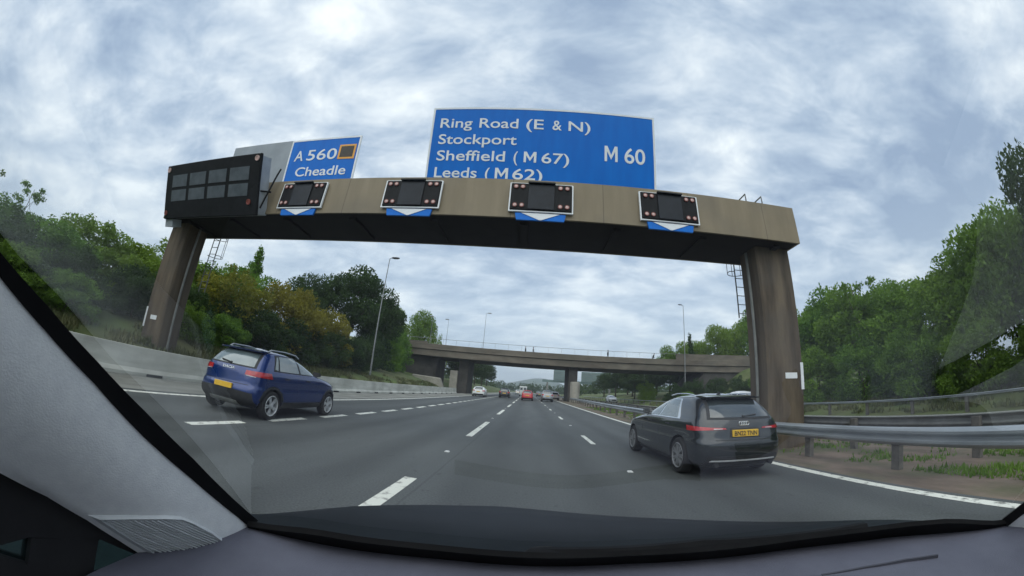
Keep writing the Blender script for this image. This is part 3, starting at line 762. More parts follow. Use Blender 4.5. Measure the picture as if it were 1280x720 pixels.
def make_car(name, label, cat, loc, yaw, S, color, wb=2.6, wr=.32, track=.79, spec=None, group=None):
    """spec: belt, top heights and window lines, lamps; returns the thing"""
    sp = dict(windows=[], rear=None, front=None, tail=None, plate=(0.30, .62), plate_mat='plate_yellow', rim='alloy', spokes=5, cut=.05, mirror=(2.0, 1.02)); sp.update(spec or {})
    T = thing(name, label, cat, (0, 0, 0), group)
    b = S.skin(); body = b.build('body', [color, M['plastic']], T, 38)
    # wheel arches are cut out of the skin
    cb = MB()
    for y in (0, wb):
        for sg in (1, -1): cb.lathe((sg * (track - .16), y, wr), (sg, 0, 0), [(wr + sp['cut'], 0), (wr + sp['cut'], .6)], 32)
    cut = cb.build('cutter', M['plastic'])
    for m_ in (body,):
        md = m_.modifiers.new('arches', 'BOOLEAN'); md.object = cut; md.operation = 'DIFFERENCE'; md.solver = 'EXACT'
        try: md.material_mode = 'TRANSFER'
        except Exception: pass
    dg = bpy.context.evaluated_depsgraph_get()
    nm = bpy.data.meshes.new_from_object(body.evaluated_get(dg)); body.modifiers.clear()
    old = body.data; body.data = nm; bpy.data.meshes.remove(old)
    nm.shade_smooth(); nm.set_sharp_from_angle(angle=math.radians(38))
    bpy.data.objects.remove(cut)
    tm, rm, dm = wheel_meshes(wr, .21, M[sp['rim']], sp['spokes'])
    for y in (0, wb):
        for sg in (1, -1):
            w = bpy.data.objects.new('wheel', tm); COL.objects.link(w); w.parent = T; w.location = (sg * (track + .0), y, wr); w.rotation_euler = (rnd.random() * 6, 0, 0 if sg > 0 else PI)
            for nme, mm in (('rim', rm), ('brake_disc', dm)):
                o = bpy.data.objects.new(nme, mm); COL.objects.link(o); o.parent = w
    for nme, mt, fn, off in sp['side_panels'](S) if 'side_panels' in sp else []: both(S, nme, M[mt] if isinstance(mt, str) else mt, T, fn, off=off)
    for nme, mt, fn, off in sp['centre_panels'](S) if 'centre_panels' in sp else []: merged(S, nme, M[mt] if isinstance(mt, str) else mt, T, fn, off=off)
    # plate
    px, pz = 0, sp['plate'][1]
    p0 = S.pt(S.tx(.02, pz), pz, 1); yy = p0.y - .02
    b = MB(); b.box(-.26, .26, yy - .012, yy + .03, pz - .056, pz + .056); pl = b.build('number_plate', M[sp['plate_mat']], T, bevel=.004)
    if sp.get('reg'): place_text('lettering', sp['reg'], .46, .075, (-.23, yy - .0135, pz - .037), (1, 0, 0), (0, 0, 1), M['glyph_black'], pl, .02, .001)
    # mirrors
    my, mz = sp['mirror']
    for sg in (1, -1):
        q = S.pt(S.ty(my, mz), mz, sg); b = MB(); c = q + Vector((sg * .11, -.02, .03))
        b.loft([[c + Vector((sg * a * .10, dy, dz * (1 - .12 * a))) for dy, dz in ((-.05, -.06), (.03, -.05), (.06, .0), (.03, .06), (-.05, .07))] for a in (-1, -.4, .4, 1)])
        mo = b.build('mirror', sp.get('mirror_mat', color), T, 60)
        b = MB(); b.tube([q + Vector((-sg * .03, 0, -.02)), c + Vector((-sg * .05, 0, -.02))], .022, 6); b.build('mirror_arm', M['plastic'], mo, 60)
    if 'extra' in sp: sp['extra'](T, S)
    T.location = loc; T.rotation_euler = (0, 0, yaw)
    return T

# --- dark hatchback on the right
AUDI = Shape([(.17, -.60, 3.30, .78), (.24, -.74, 3.42, .85), (.34, -.81, 3.49, .90), (.48, -.83, 3.51, .912), (.60, -.825, 3.49, .912), (.68, -.80, 3.45, .905),
              (.80, -.775, 3.32, .905), (.88, -.755, 2.95, .895), (.94, -.735, 2.62, .88), (.985, -.715, 2.30, .862), (1.05, -.67, 2.10, .825), (1.15, -.585, 1.84, .78), (1.25, -.475, 1.58, .728),
              (1.33, -.36, 1.32, .675), (1.385, -.25, 1.06, .615), (1.415, -.10, .82, .53), (1.43, .12, .55, .40)])
def audi_side(S):
    sill = 1.005
    return [('window_surround', 'chrome', quad_side(S, [(.05, .985), (2.02, .985), (1.08, 1.365), (.33, 1.352)]), .004),
            ('window', 'side_glass', quad_side(S, [(.17, sill), (1.0, sill), (.82, 1.345), (.37, 1.335)]), .008),
            ('window', 'side_glass', quad_side(S, [(1.06, sill), (1.92, sill), (1.06, 1.35), (.88, 1.347)]), .008),
            ('tail_light', 'tail_red', tz_quad([(S.tx(.38, .84), .838), (1.02, .810), (1.03, .895), (S.tx(.40, .85), .862)]), .012),
            ('tail_light_inlay', 'tail_pale', tz_quad([(S.tx(.46, .84), .842), (S.tx(.62, .84), .838), (S.tx(.62, .85), .852), (S.tx(.46, .85), .852)]), .017),
            ('door_handle', 'plastic', quad_side(S, [(.42, .86), (.60, .86), (.60, .885), (.42, .885)]), .018),
            ('door_handle', 'plastic', quad_side(S, [(1.36, .86), (1.54, .86), (1.54, .885), (1.36, .885)]), .018),
            ('door_seam', 'plastic', quad_side(S, [(.96, .30), (.966, .30), (.99, .98), (.982, .98)]), .0015),
            ('door_seam', 'plastic', quad_side(S, [(1.93, .30), (1.938, .30), (1.95, .98), (1.942, .98)]), .0015),
            ('sill_trim', 'plastic', quad_side(S, [(.42, .18), (2.2, .18), (2.2, .27), (.42, .27)]), .006),
            ('headlight', 'lamp_clear', tz_quad([(2.15, .66), (2.62, .64), (2.58, .74), (2.18, .78)]), .008)]
def audi_centre(S):
    return [('rear_window_surround', 'plastic', quad_rear(S, [(0, 1.0), (.70, 1.0), (.55, 1.385), (0, 1.39)]), .004),
            ('rear_window', 'car_glass', quad_rear(S, [(0, 1.03), (.635, 1.03), (.52, 1.33), (0, 1.335)]), .009),
            ('bumper_insert', 'plastic', quad_rear(S, [(0, .23), (.78, .23), (.74, .40), (0, .40)]), .006),
            ('bumper_trim', 'alloy', quad_rear(S, [(0, .315), (.70, .315), (.66, .335), (0, .335)]), .014),
            ('boot_edge', 'plastic', quad_rear(S, [(0, .655), (.60, .655), (.60, .667), (0, .667)]), .003),
            ('number_plate_recess', 'plastic', quad_rear(S, [(0, .70), (.33, .70), (.30, .855), (0, .855)]), .004),
            ('windscreen', 'car_glass', lambda u, v: (S.fx(lerp(.66, .52, v) * u, lerp(1.02, 1.34, v)), lerp(1.02, 1.34, v)), .006),
            ('front_grille', 'plastic', lambda u, v: (S.fx(lerp(.34, .40, v) * u, lerp(.32, .66, v)), lerp(.32, .66, v)), .006)]
def audi_extra(T, S):
    b = MB()     # roof spoiler
    b.loft([[(-.56, y, z), (-.40, y - .03, z + .012), (.40, y - .03, z + .012), (.56, y, z), (.56, y, z - t), (-.56, y, z - t)] for y, z, t in ((-.02, 1.408, .03), (-.25, 1.405, .035), (-.43, 1.385, .022))])
    b.build('spoiler', T['paint_ref'], T, 40) if False else b.build('spoiler', AUDI_PAINT, T, 40)
    b = MB(); zc = .935
    y = S.pt(0, zc).y - .004
    for k in range(4):
        cx = (k - 1.5) * .047
        b.loft([[(cx + (.032 + .006 * math.cos(q)) * math.cos(a), y - .008 - .005 * math.sin(q), zc + (.032 + .006 * math.cos(q)) * math.sin(a)) for q in np.linspace(0, 2 * PI, 6, endpoint=False)] for a in np.linspace(0, 2 * PI, 19)], cap=False)
    b.build('badge', M['chrome'], T, 60)
    b = MB(); y = S.pt(0, 1.06).y
    b.tube([(.02, y - .02, 1.045), (.30, S.pt(S.tx(.3, 1.1), 1.09).y - .03, 1.075)], .013, 6); b.ball((.02, y - .015, 1.04), .03, 8); b.build('wiper', M['plastic'], T, 60)
    for sx in (-1, 1):
        b = MB(); b.tube([(sx * .55, -.70, .27), (sx * .55, -.80, .26)], .045, 12); b.build('exhaust', M['plastic'], T, 60)
    b = MB(); b.loft([[(-.02, .05 + k * .05, 1.43), (.02, .05 + k * .05, 1.43), (0, .05 + k * .05, 1.43 + h)] for k, h in ((0, .055), (1, .05), (2, .025), (3, .005))]); b.build('aerial', M['plastic'], T)
    for sx in (-1, 1):
        b = MB(); b.tube([(sx * .585, y_, z_) for y_, z_ in ((.0, 1.425), (.3, 1.452), (.7, 1.452), (1.0, 1.42))], .014, 6)
        b.build('roof_rail', M['chrome'], T, 60)
AUDI_PAINT = paint('dark_car_paint', (.022, .027, .031), .22, 1.0, .35)
make_car('car', 'dark grey hatchback with a yellow rear plate driving ahead in the right lane', 'car', (3.70, 6.34, 0), math.radians(1.5), AUDI, AUDI_PAINT, 2.63, .325, .795,
         dict(side_panels=audi_side, centre_panels=audi_centre, extra=audi_extra, plate=(0, .775), reg='BN22 TNN', rim='alloy_dark', spokes=7, mirror=(1.95, 1.02)))

# --- blue crossover hatchback on the left
DAC = Shape([(.24, -.48, 3.20, .78), (.32, -.60, 3.34, .86), (.44, -.66, 3.41, .905), (.56, -.67, 3.41, .91), (.66, -.655, 3.40, .905), (.72, -.625, 3.36, .895), (.84, -.605, 3.28, .90), (.95, -.59, 3.0, .89),
             (1.02, -.575, 2.62, .875), (1.07, -.555, 2.32, .862), (1.14, -.51, 2.10, .832), (1.24, -.43, 1.86, .79), (1.34, -.335, 1.60, .742), (1.42, -.245, 1.34, .69), (1.475, -.15, 1.08, .63), (1.505, -.02, .84, .55), (1.52, .2, .55, .42)])
def dac_side(S):
    def arch(yc):
        def fn(u, v):
            a = lerp(-.15, PI + .15, u); r = lerp(.375, .435, v); y = yc + r * math.cos(a); z = .325 + r * math.sin(a)
            return S.ty(y, max(z, .245)), max(z, .245)
        return fn
    return [('window_surround', 'plastic', quad_side(S, [(-.02, 1.085), (2.08, 1.075), (1.20, 1.465), (.12, 1.445)]), .004),
            ('window', 'side_glass', quad_side(S, [(.03, 1.13), (.14, 1.11), (.22, 1.41), (.16, 1.40)]), .009),
            ('window', 'side_glass', quad_side(S, [(.20, 1.105), (.98, 1.10), (.92, 1.445), (.27, 1.425)]), .009),
            ('window', 'side_glass', quad_side(S, [(1.05, 1.10), (1.94, 1.095), (1.13, 1.45), (.99, 1.447)]), .009),
            ('tail_light', 'tail_red', tz_quad([(S.tx(.52, .94), .93), (1.05, .91), (1.03, 1.03), (S.tx(.53, 1.0), 1.025)]), .014),
            ('tail_light_inlay', 'tail_pale', tz_quad([(S.tx(.55, .93), .915), (S.tx(.78, .92), .90), (S.tx(.78, .93), .918), (S.tx(.55, .93), .928)]), .012),
            ('arch_cladding', 'plastic', arch(0), .014), ('arch_cladding', 'plastic', arch(2.6), .014),
            ('sill_trim', 'plastic', quad_side(S, [(.40, .25), (2.2, .25), (2.2, .40), (.40, .40)]), .010),
            ('door_handle', 'plastic', quad_side(S, [(.40, .93), (.56, .93), (.56, .955), (.40, .955)]), .020),
            ('door_handle', 'plastic', quad_side(S, [(1.30, .93), (1.46, .93), (1.46, .955), (1.30, .955)]), .020),
            ('door_seam', 'plastic', quad_side(S, [(.98, .40), (.987, .40), (1.005, 1.07), (.997, 1.07)]), .0015),
            ('door_seam', 'plastic', quad_side(S, [(1.98, .40), (1.987, .40), (2.0, 1.05), (1.993, 1.05)]), .0015),
            ('headlight', 'lamp_clear', tz_quad([(2.15, .74), (2.62, .72), (2.58, .84), (2.18, .88)]), .008)]
def dac_centre(S):
    return [('rear_window_surround', 'plastic', quad_rear(S, [(0, 1.085), (.72, 1.085), (.60, 1.455), (0, 1.46)]), .004),
            ('rear_window', 'side_glass', quad_rear(S, [(0, 1.11), (.66, 1.11), (.56, 1.40), (0, 1.41)]), .009),
            ('bumper_insert', 'plastic', quad_rear(S, [(0, .28), (.84, .28), (.80, .56), (0, .60)]), .010),
            ('skid_plate', 'galv_dull', quad_rear(S, [(0, .27), (.46, .27), (.42, .36), (0, .36)]), .016),
            ('boot_edge', 'plastic', quad_rear(S, [(0, .715), (.66, .715), (.66, .727), (0, .727)]), .003),
            ('windscreen', 'car_glass', lambda u, v: (S.fx(lerp(.68, .55, v) * u, lerp(1.10, 1.44, v)), lerp(1.10, 1.44, v)), .006),
            ('front_grille', 'plastic', lambda u, v: (S.fx(lerp(.50, .56, v) * u, lerp(.60, .74, v)), lerp(.60, .74, v)), .006)]
def dac_extra(T, S):
    b = MB(); b.loft([[(-.58, y, z), (-.40, y - .03, z + .012), (.40, y - .03, z + .012), (.58, y, z), (.58, y, z - t), (-.58, y, z - t)] for y, z, t in ((.05, 1.495, .03), (-.16, 1.492, .035), (-.34, 1.470, .022))])
    b.build('spoiler', DAC_PAINT, T, 40)
    for sx in (-1, 1):
        b = MB(); b.tube([(sx * .60, y_, z_) for y_, z_ in ((-.05, 1.49), (.05, 1.545), (.6, 1.562), (1.05, 1.535), (1.2, 1.475))], .020, 6)
        b.build('roof_rail', M['galv'], T, 60)
    b = MB(); y = S.pt(0, 1.14).y
    b.tube([(0, y - .03, 1.13), (-.30, S.pt(S.tx(.3, 1.16), 1.16).y - .03, 1.165)], .015, 6); b.ball((0, y - .02, 1.12), .035, 8); b.build('wiper', M['plastic'], T, 60)
    place_text('lettering', 'DACIA', .36, .055, (-.18, S.pt(0, 1.03).y - .014, 1.00), (1, 0, 0), (0, .12, 1), M['sign_white'], T, .02, .004)
    b = MB(); b.tube([(0, .55, 1.54), (0, .40, 1.70)], .006, 5); b.build('aerial', M['plastic'], T)
DAC_PAINT = paint('blue_car_paint', (.004, .027, .150), .22, 1.0, .3)
make_car('car', 'blue crossover hatchback with roof rails and yellow rear plate in the left lane', 'car', (-6.44, 6.68, 0), math.radians(2.5), DAC, DAC_PAINT, 2.6, .325, .795,
         dict(side_panels=dac_side, centre_panels=dac_centre, extra=dac_extra, plate=(0, .64), rim='alloy', spokes=5, cut=.055, mirror=(2.02, 1.10), mirror_mat=M['plastic']))

# --- traffic ahead and on the opposite carriageway
def scaled(S0, zf=1.0, wf=1.0, lf=1.0, **k):
    return [(z * zf, a * lf, c * lf, w * wf) for z, a, c, w in S0]
BASE = [(.19, -.60, 3.30, .78), (.28, -.76, 3.44, .87), (.45, -.80, 3.48, .90), (.60, -.79, 3.46, .90), (.80, -.75, 3.30, .895), (.90, -.73, 2.85, .885), (.99, -.69, 2.34, .86), (1.08, -.63, 2.08, .82),
        (1.20, -.52, 1.76, .765), (1.32, -.37, 1.40, .69), (1.40, -.22, 1.08, .61), (1.44, -.02, .80, .52), (1.46, .15, .55, .40)]
def simple_side(zf, tall=False):
    def f(S):
        k = zf
        return [('window', 'car_glass', quad_side(S, [(.10, 1.01 * k), (1.0, 1.01 * k), (.85, 1.36 * k), (.33, 1.35 * k)]), .008),
                ('window', 'car_glass', quad_side(S, [(1.06, 1.01 * k), (1.95, 1.01 * k), (1.10, 1.36 * k), (.91, 1.36 * k)]), .008),
                ('tail_light', 'tail_red', tz_quad([(S.tx(.56, .85 * k), .80 * k), (1.04, .80 * k), (1.03, .95 * k), (S.tx(.58, .9 * k), .93 * k)]), .014),
                ('headlight', 'lamp_clear', tz_quad([(2.15, .66 * k), (2.60, .64 * k), (2.56, .76 * k), (2.18, .78 * k)]), .010)]
    return f
def simple_centre(zf):
    def f(S):
        k = zf
        return [('rear_window', 'car_glass', quad_rear(S, [(0, 1.02 * k), (.66, 1.02 * k), (.54, 1.36 * k), (0, 1.37 * k)]), .008),
                ('bumper_insert', 'plastic', quad_rear(S, [(0, .24 * k), (.80, .24 * k), (.76, .42 * k), (0, .42 * k)]), .008),
                ('windscreen', 'car_glass', lambda u, v: (S.fx(lerp(.68, .54, v) * u, lerp(1.03, 1.37, v) * k), lerp(1.03, 1.37, v) * k), .008),
                ('front_grille', 'plastic', lambda u, v: (S.fx(lerp(.44, .50, v) * u, lerp(.40, .62, v) * k), lerp(.40, .62, v) * k), .008)]
    return f
def traffic(label, loc, yaw, color, zf=1.0, wf=1.0, lf=1.0, front=False):
    S = Shape(scaled(BASE, zf, wf, lf))
    make_car('car', label, 'car', loc, yaw, S, color, 2.62 * lf, .325, .80 * wf,
             dict(side_panels=simple_side(zf), centre_panels=simple_centre(zf), plate=(0, .72 * zf), mirror=(1.98 * lf, 1.03 * zf)))
WHITE = paint('white_car_paint', (.74, .76, .74), .35, .6)
traffic('white hatchback in the leftmost lane by the bridge pier', (-7.25, 52.2, 0), math.radians(1), WHITE, 1.02, 1.04)
traffic('black car ahead in the lane left of ours', (-3.8, 57.6, 0), 0, paint('black_car_paint', (.012, .012, .014), .3, .8), 1.08, .98)
traffic('bright red hatchback ahead in our lane under the bridge', (-.05, 52.3, 0), 0, paint('red_car_paint', (.50, .015, .022), .3, .8), 1.03, .94)
traffic('silver grey sport utility car ahead in the right lane', (2.95, 53.3, 0), 0, paint('silver_car_paint', (.28, .30, .32), .3, .8, .5), 1.2, .98)
traffic('pale pinkish white car by the foot of the central pier', (5.5, 71.5, 0), 0, paint('pale_car_paint', (.66, .58, .62), .35, .6), 1.12, .98)
traffic('white car with dark windows coming towards us on the opposite carriageway', (18.0, 76.5, 0), PI, WHITE, 1.05, 1.0)
traffic('white car passing behind the right gantry column on the opposite carriageway', (13.9, 21.5, 0), PI, paint('bright_white_paint', (.80, .80, .80), .35, .6), 1.22, 1.0)

traffic('dark car far ahead beyond the bridge in the right lane', (3.4, 104, 0), 0, paint('far_grey_paint', (.06, .065, .07), .35, .6), 1.05, 1.0)
traffic('pale car far ahead beyond the bridge, in the lane left of ours', (-3.4, 122, 0), 0, WHITE, 1.1, 1.0)

# white van beyond the red car
T = thing('van', 'small white box van far ahead behind the red car', 'van', (-1.2, 88, 0))
b = MB(); b.hexa([(-2.15, 88, .45), (-.25, 88, .45), (-.25, 91.6, .45), (-2.15, 91.6, .45), (-2.1, 88.05, 2.55), (-.3, 88.05, 2.55), (-.3, 91.5, 2.55), (-2.1, 91.5, 2.55)])
b.hexa([(-2.1, 91.6, .45), (-.3, 91.6, .45), (-.35, 93.4, .45), (-2.05, 93.4, .45), (-2.05, 91.6, 2.1), (-.35, 91.6, 2.1), (-.5, 92.3, 2.05), (-1.9, 92.3, 2.05)]); b.build('body', WHITE, T, bevel=.04)
for sx in (-1, 1):
    b = MB(); b.box(-1.2 + sx * .46 - .42, -1.2 + sx * .46 + .42, 87.965, 88.02, .7, 2.4); d = b.build('door', WHITE, T, bevel=.02)
    b = MB(); b.box(-1.2 + sx * .46 - .30, -1.2 + sx * .46 + .30, 87.95, 87.966, 1.6, 2.2); b.build('window', M['car_glass'], d)
    b = MB(); b.box(-1.2 + sx * .88 - .06, -1.2 + sx * .88 + .06, 87.955, 88.0, .75, 1.2); b.build('tail_light', M['tail_red'], T)
    for y in (88.8, 92.4):
        b = MB(); b.lathe((-1.2 + sx * .86, y, .33), (sx, 0, 0), [(.1, -.1), (.33, -.1), (.33, .1), (.2, .11), (.05, .09)], 20); b.build('wheel', M['tyre'], T, 40)

# ------------------------------------------------------------------ trees and shrubs
def leaf_cloud(lobes, n, size, seed, shell=.55, flat=1.0):
    """leaves scattered through ellipsoid lobes (cx,cy,cz,rx,ry,rz); returns a mesh"""
    g = np.random.default_rng(seed); L = np.array(lobes, float)
    vol = (L[:, 3] * L[:, 4] * L[:, 5]) ** .75; k = g.choice(len(L), n, p=vol / vol.sum())
    d = g.normal(size=(n, 3)); d /= np.linalg.norm(d, axis=1)[:, None]
    r = shell + (1.12 - shell) * g.random(n) ** .7
    r = np.where(g.random(n) < .06, r * 1.15, r)
    P = L[k, :3] + d * L[k, 3:] * r[:, None]
    a = g.normal(size=(n, 3)); a = a * .6 + d * .5 * g.normal(size=(n, 1)); a[:, 2] -= .25; a /= np.linalg.norm(a, axis=1)[:, None]
    b_ = np.cross(a, g.normal(size=(n, 3))); b_ /= np.linalg.norm(b_, axis=1)[:, None]
    s = size * (.55 + .9 * g.random(n))[:, None]
    nn = np.cross(a, b_) * s * .18
    v = np.stack([P - a * s, P + b_ * s * .48 + nn, P + a * s, P - b_ * s * .48 + nn], 1).reshape(-1, 3)
    me = bpy.data.meshes.new('crown'); me.vertices.add(4 * n); me.vertices.foreach_set('co', v.ravel().astype('f'))
    me.loops.add(4 * n); me.polygons.add(n)
    me.loops.foreach_set('vertex_index', np.arange(4 * n, dtype='i')); me.polygons.foreach_set('loop_start', np.arange(0, 4 * n, 4, dtype='i'))
    me.update(); me.validate()
    return me

def lobes_round(seed, rx=2.6, rz=2.6, zc=4.6, n=22, r=(.8, 1.35), core=True):
    g = random.Random(seed); out = [(0, 0, zc, rx * .62, rx * .62, rz * .66)] if core else []
    for i in range(n):
        a = g.random() * 2 * PI; u = g.uniform(-.75, 1.0); c = math.sqrt(max(0, 1 - u * u)); q = g.uniform(.62, .95); s = g.uniform(*r)
        out.append((rx * q * c * math.cos(a), rx * q * c * math.sin(a), zc + rz * q * u, s, s, s * g.uniform(.6, .85)))
    return out
def lobes_bush(seed, rx=2.6, h=4.2, n=24):
    g = random.Random(seed); out = [(0, 0, h * .40, rx * .7, rx * .7, h * .42)]
    for i in range(n):
        a = g.random() * 2 * PI; z = g.uniform(.10, .95); w = rx * math.sqrt(max(.08, 1 - (max(0, z - .25) / .8) ** 2)); q = g.uniform(.55, 1.0); s = g.uniform(.55, 1.05)
        out.append((w * q * math.cos(a), w * q * math.sin(a), z * h, s, s, s * g.uniform(.55, .85)))
    for i in range(7):
        a = g.random() * 2 * PI; q = g.uniform(0, .6) * rx; out.append((q * math.cos(a), q * math.sin(a), h * g.uniform(.95, 1.12), .28, .28, .55))
    return out
def lobes_conifer(seed, h=6, r=1.1):
    g = random.Random(seed); out = []
    for i in range(30):
        z = g.uniform(.05, 1); w = r * (1.05 - z); a = g.random() * 2 * PI
        out.append((w * .55 * math.cos(a), w * .55 * math.sin(a), h * z, .16 + w * .5, .16 + w * .5, .35))
    return out
def lobes_sparse(seed, h=5, r=1.2):
    g = random.Random(seed); out = []
    for i in range(20):
        z = g.uniform(.35, 1.0); a = g.random() * 2 * PI; w = r * g.uniform(.2, 1)
        out.append((w * math.cos(a), w * math.sin(a), h * z, .28, .28, .22))
    return out

def trunk_mesh(h, r, lobes, seed):
    g = random.Random(seed); b = MB()
    top = Vector((g.uniform(-.2, .2), g.uniform(-.2, .2), h))
    b.tube([(0, 0, -.4), (g.uniform(-.08, .08), g.uniform(-.08, .08), h * .4), top], r, 7, r * .35)
    big = sorted(lobes, key=lambda q: -q[3])[:9]
    for q in big:
        z = h * g.uniform(.35, .9); s = Vector((0, 0, z)); e = Vector(q[:3]); m = s.lerp(e, .5) + Vector((0, 0, -.12))
        b.tube([s, m, s.lerp(e, .95)], r * .38, 5, r * .10)
    bmesh.ops.recalc_face_normals(b.bm, faces=b.bm.faces)
    me = bpy.data.meshes.new('trunk'); b.bm.to_mesh(me); b.bm.free(); me.materials.append(M['bark']); me.shade_smooth(); return me

PROTO = {}
def proto(kind, v, mat):
    key = (kind, v, mat)
    if key not in PROTO:
        sd = v * 31 + len(kind)
        if kind == 'round': L = lobes_round(sd); c = leaf_cloud(L, 13000, .118, sd, .5); t = trunk_mesh(4.6, .20, L, sd)
        elif kind == 'bush': L = lobes_bush(sd); c = leaf_cloud(L, 13000, .105, sd, .55); t = trunk_mesh(2.4, .09, L, sd)
        elif kind == 'conifer': L = lobes_conifer(sd); c = leaf_cloud(L, 6000, .09, sd, .3); t = trunk_mesh(5.5, .10, [], sd)
        else: L = lobes_sparse(sd); c = leaf_cloud(L, 1500, .085, sd, .2); t = trunk_mesh(4.6, .05, L, sd)
        c.materials.append(M[mat]); PROTO[key] = (c, t)
    if (kind, v, mat) not in PROTO: pass
    return PROTO[key]
SIZE = {'round': (3.4, 7.6), 'bush': (3.2, 4.9), 'conifer': (1.2, 6.2), 'sparse': (1.4, 5.2)}
def tree(kind, mat, x, y, width, height, label, group=None, v=None, z=None, name=None):
    v = rnd.randrange(3) if v is None else v
    c, t = proto(kind, v, mat)
    z = ground_z(x, y) if z is None else z
    nm = name or {'round': 'tree', 'bush': 'shrub', 'conifer': 'conifer_tree', 'sparse': 'sapling'}[kind]
    T = thing(nm, label, 'shrub' if nm == 'shrub' else 'tree', (x, y, z - .1), group)
    T.scale = (width / (2 * SIZE[kind][0]), width / (2 * SIZE[kind][0]), height / SIZE[kind][1]); T.rotation_euler = (0, 0, rnd.random() * 6.28)
    for n_, m_ in (('crown', c), ('trunk', t)):
        o = bpy.data.objects.new(n_, m_); COL.objects.link(o); o.parent = T
    return T

# left bank, near hedge up to the gantry column
for x, y, w, h in ((-14.6, -.5, 2.6, 1.7), (-14.5, 1.6, 2.6, 1.6), (-14.6, 3.6, 2.7, 1.7), (-14.6, 5.6, 2.6, 1.5), (-14.9, 11.0, 2.6, 1.7), (-14.8, 13.4, 2.8, 1.8)):
    tree('bush', 'leaf', x, y, w, h, 'small green shrub right behind the left barrier near the gantry column', 'small green shrubs right behind the left barrier')
HL = 'dense green shrub in the hedge on the left bank before the gantry'
for x, y, w, h in ((-19.5, -4, 6, 3.2), (-20.5, -.5, 6, 2.7), (-19.2, 2.0, 5.2, 2.0), (-21, 4.0, 6.2, 2.2), (-19.2, 6.0, 5.2, 2.4), (-20.8, 8.4, 6.2, 3.4), (-19.0, 10.4, 5.0, 3.2), (-21.0, 12.8, 6.5, 3.8), (-19.2, 14.8, 5.4, 3.9)):
    tree('bush', 'leaf', x, y, w, h, HL, 'hedge shrubs on the left bank before the gantry')
for x, y, w, h in ((-15.9, 1.0, 3.2, 2.2), (-15.8, 3.6, 3.4, 2.1), (-15.9, 6.2, 3.2, 2.1), (-16.2, 9, 3.4, 2.2), (-16.2, 12, 3.2, 2.3), (-16.3, 14.6, 3.4, 2.2)):
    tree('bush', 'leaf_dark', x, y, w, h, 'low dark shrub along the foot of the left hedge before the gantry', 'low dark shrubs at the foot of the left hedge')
tree('sparse', 'leaf', -20.5, 2.6, 1.7, 3.5, 'thin airy sapling above the left hedge at the far left edge')
tree('sparse', 'leaf', -20.6, 4.5, 1.7, 3.5, 'thin sapling with small leaf clumps above the left hedge, second from the edge')
# left bank beyond the column
tree('bush', 'leaf_yellow', -17.2, 15.4, 6.0, 4.2, 'olive brown shrub just right of the left gantry column')
tree('conifer', 'leaf', -20.8, 20.2, 2.6, 7.0, 'narrow pointed tree rising behind the olive shrubs left of the big dark tree')
tree('bush', 'leaf', -20.0, 19.0, 6.0, 5.0, 'green shrub behind the yellowing bush on the left bank')
tree('bush', 'leaf_yellow', -16.8, 20.4, 6.4, 5.0, 'large yellowing shrub on the left bank above the blue car')
tree('bush', 'leaf_yellow', -16.7, 25.2, 6.0, 4.4, 'yellow green arching shrub at the right end of the left bushes')
for x, y, w, h in ((-15.3, 16.6, 3.4, 2.6), (-15.2, 19.2, 3.6, 2.8), (-15.2, 21.8, 3.6, 2.9), (-15.1, 24.4, 3.6, 2.8), (-15.2, 27.2, 3.8, 2.7), (-16.2, 30.2, 4.2, 3.0), (-16.6, 33.8, 4.6, 3.4)):
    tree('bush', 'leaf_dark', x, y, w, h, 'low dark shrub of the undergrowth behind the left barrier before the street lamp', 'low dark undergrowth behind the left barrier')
tree('round', 'leaf_dark', -20.5, 35.8, 8.6, 11.4, 'tall dark broadleaf tree on the left bank behind the street lamp', v=0)
tree('round', 'leaf_dark', -20.0, 43.5, 8.0, 10.0, 'dark tree next to the tallest one, nearer the bridge', v=1)
tree('round', 'leaf_dark', -23.5, 32.0, 7.0, 8.2, 'dark tree at the left side of the tallest dark tree', v=2)
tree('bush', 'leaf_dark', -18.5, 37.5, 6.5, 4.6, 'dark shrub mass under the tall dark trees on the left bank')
tree('bush', 'leaf_bright', -18.6, 44.5, 4.8, 4.4, 'bright green shrub on the left bank just before the bridge')
tree('bush', 'leaf', -20.5, 51.0, 6.0, 6.4, 'green shrub against the left end of the bridge parapet')
tree('bush', 'leaf', -23.0, 55.0, 5.0, 6.4, 'green shrub hiding the left end of the bridge deck')
tree('round', 'leaf', -24.5, 57.5, 7.0, 9.5, 'green tree beside the left bridge end', v=1)
tree('round', 'leaf', -25.5, 78, 8.0, 14.0, 'leafy tree top seen over the left end of the bridge', v=2)
tree('bush', 'leaf', -21.5, 75.0, 6.0, 9.6, 'small green tree top over the bridge left of the thin lamp')
# beyond the bridge, left
for x, y, w, h in ((-17, 82, 8, 8.0), (-17.5, 92, 8, 8.8), (-17, 103, 8, 9.0), (-18, 116, 9, 9.5), (-17.5, 131, 9, 9.5), (-18, 150, 10, 10)):
    tree('round', 'leaf_far', x, y, w, h, 'tree lining the left side of the motorway beyond the bridge', 'trees left of the motorway beyond the bridge')
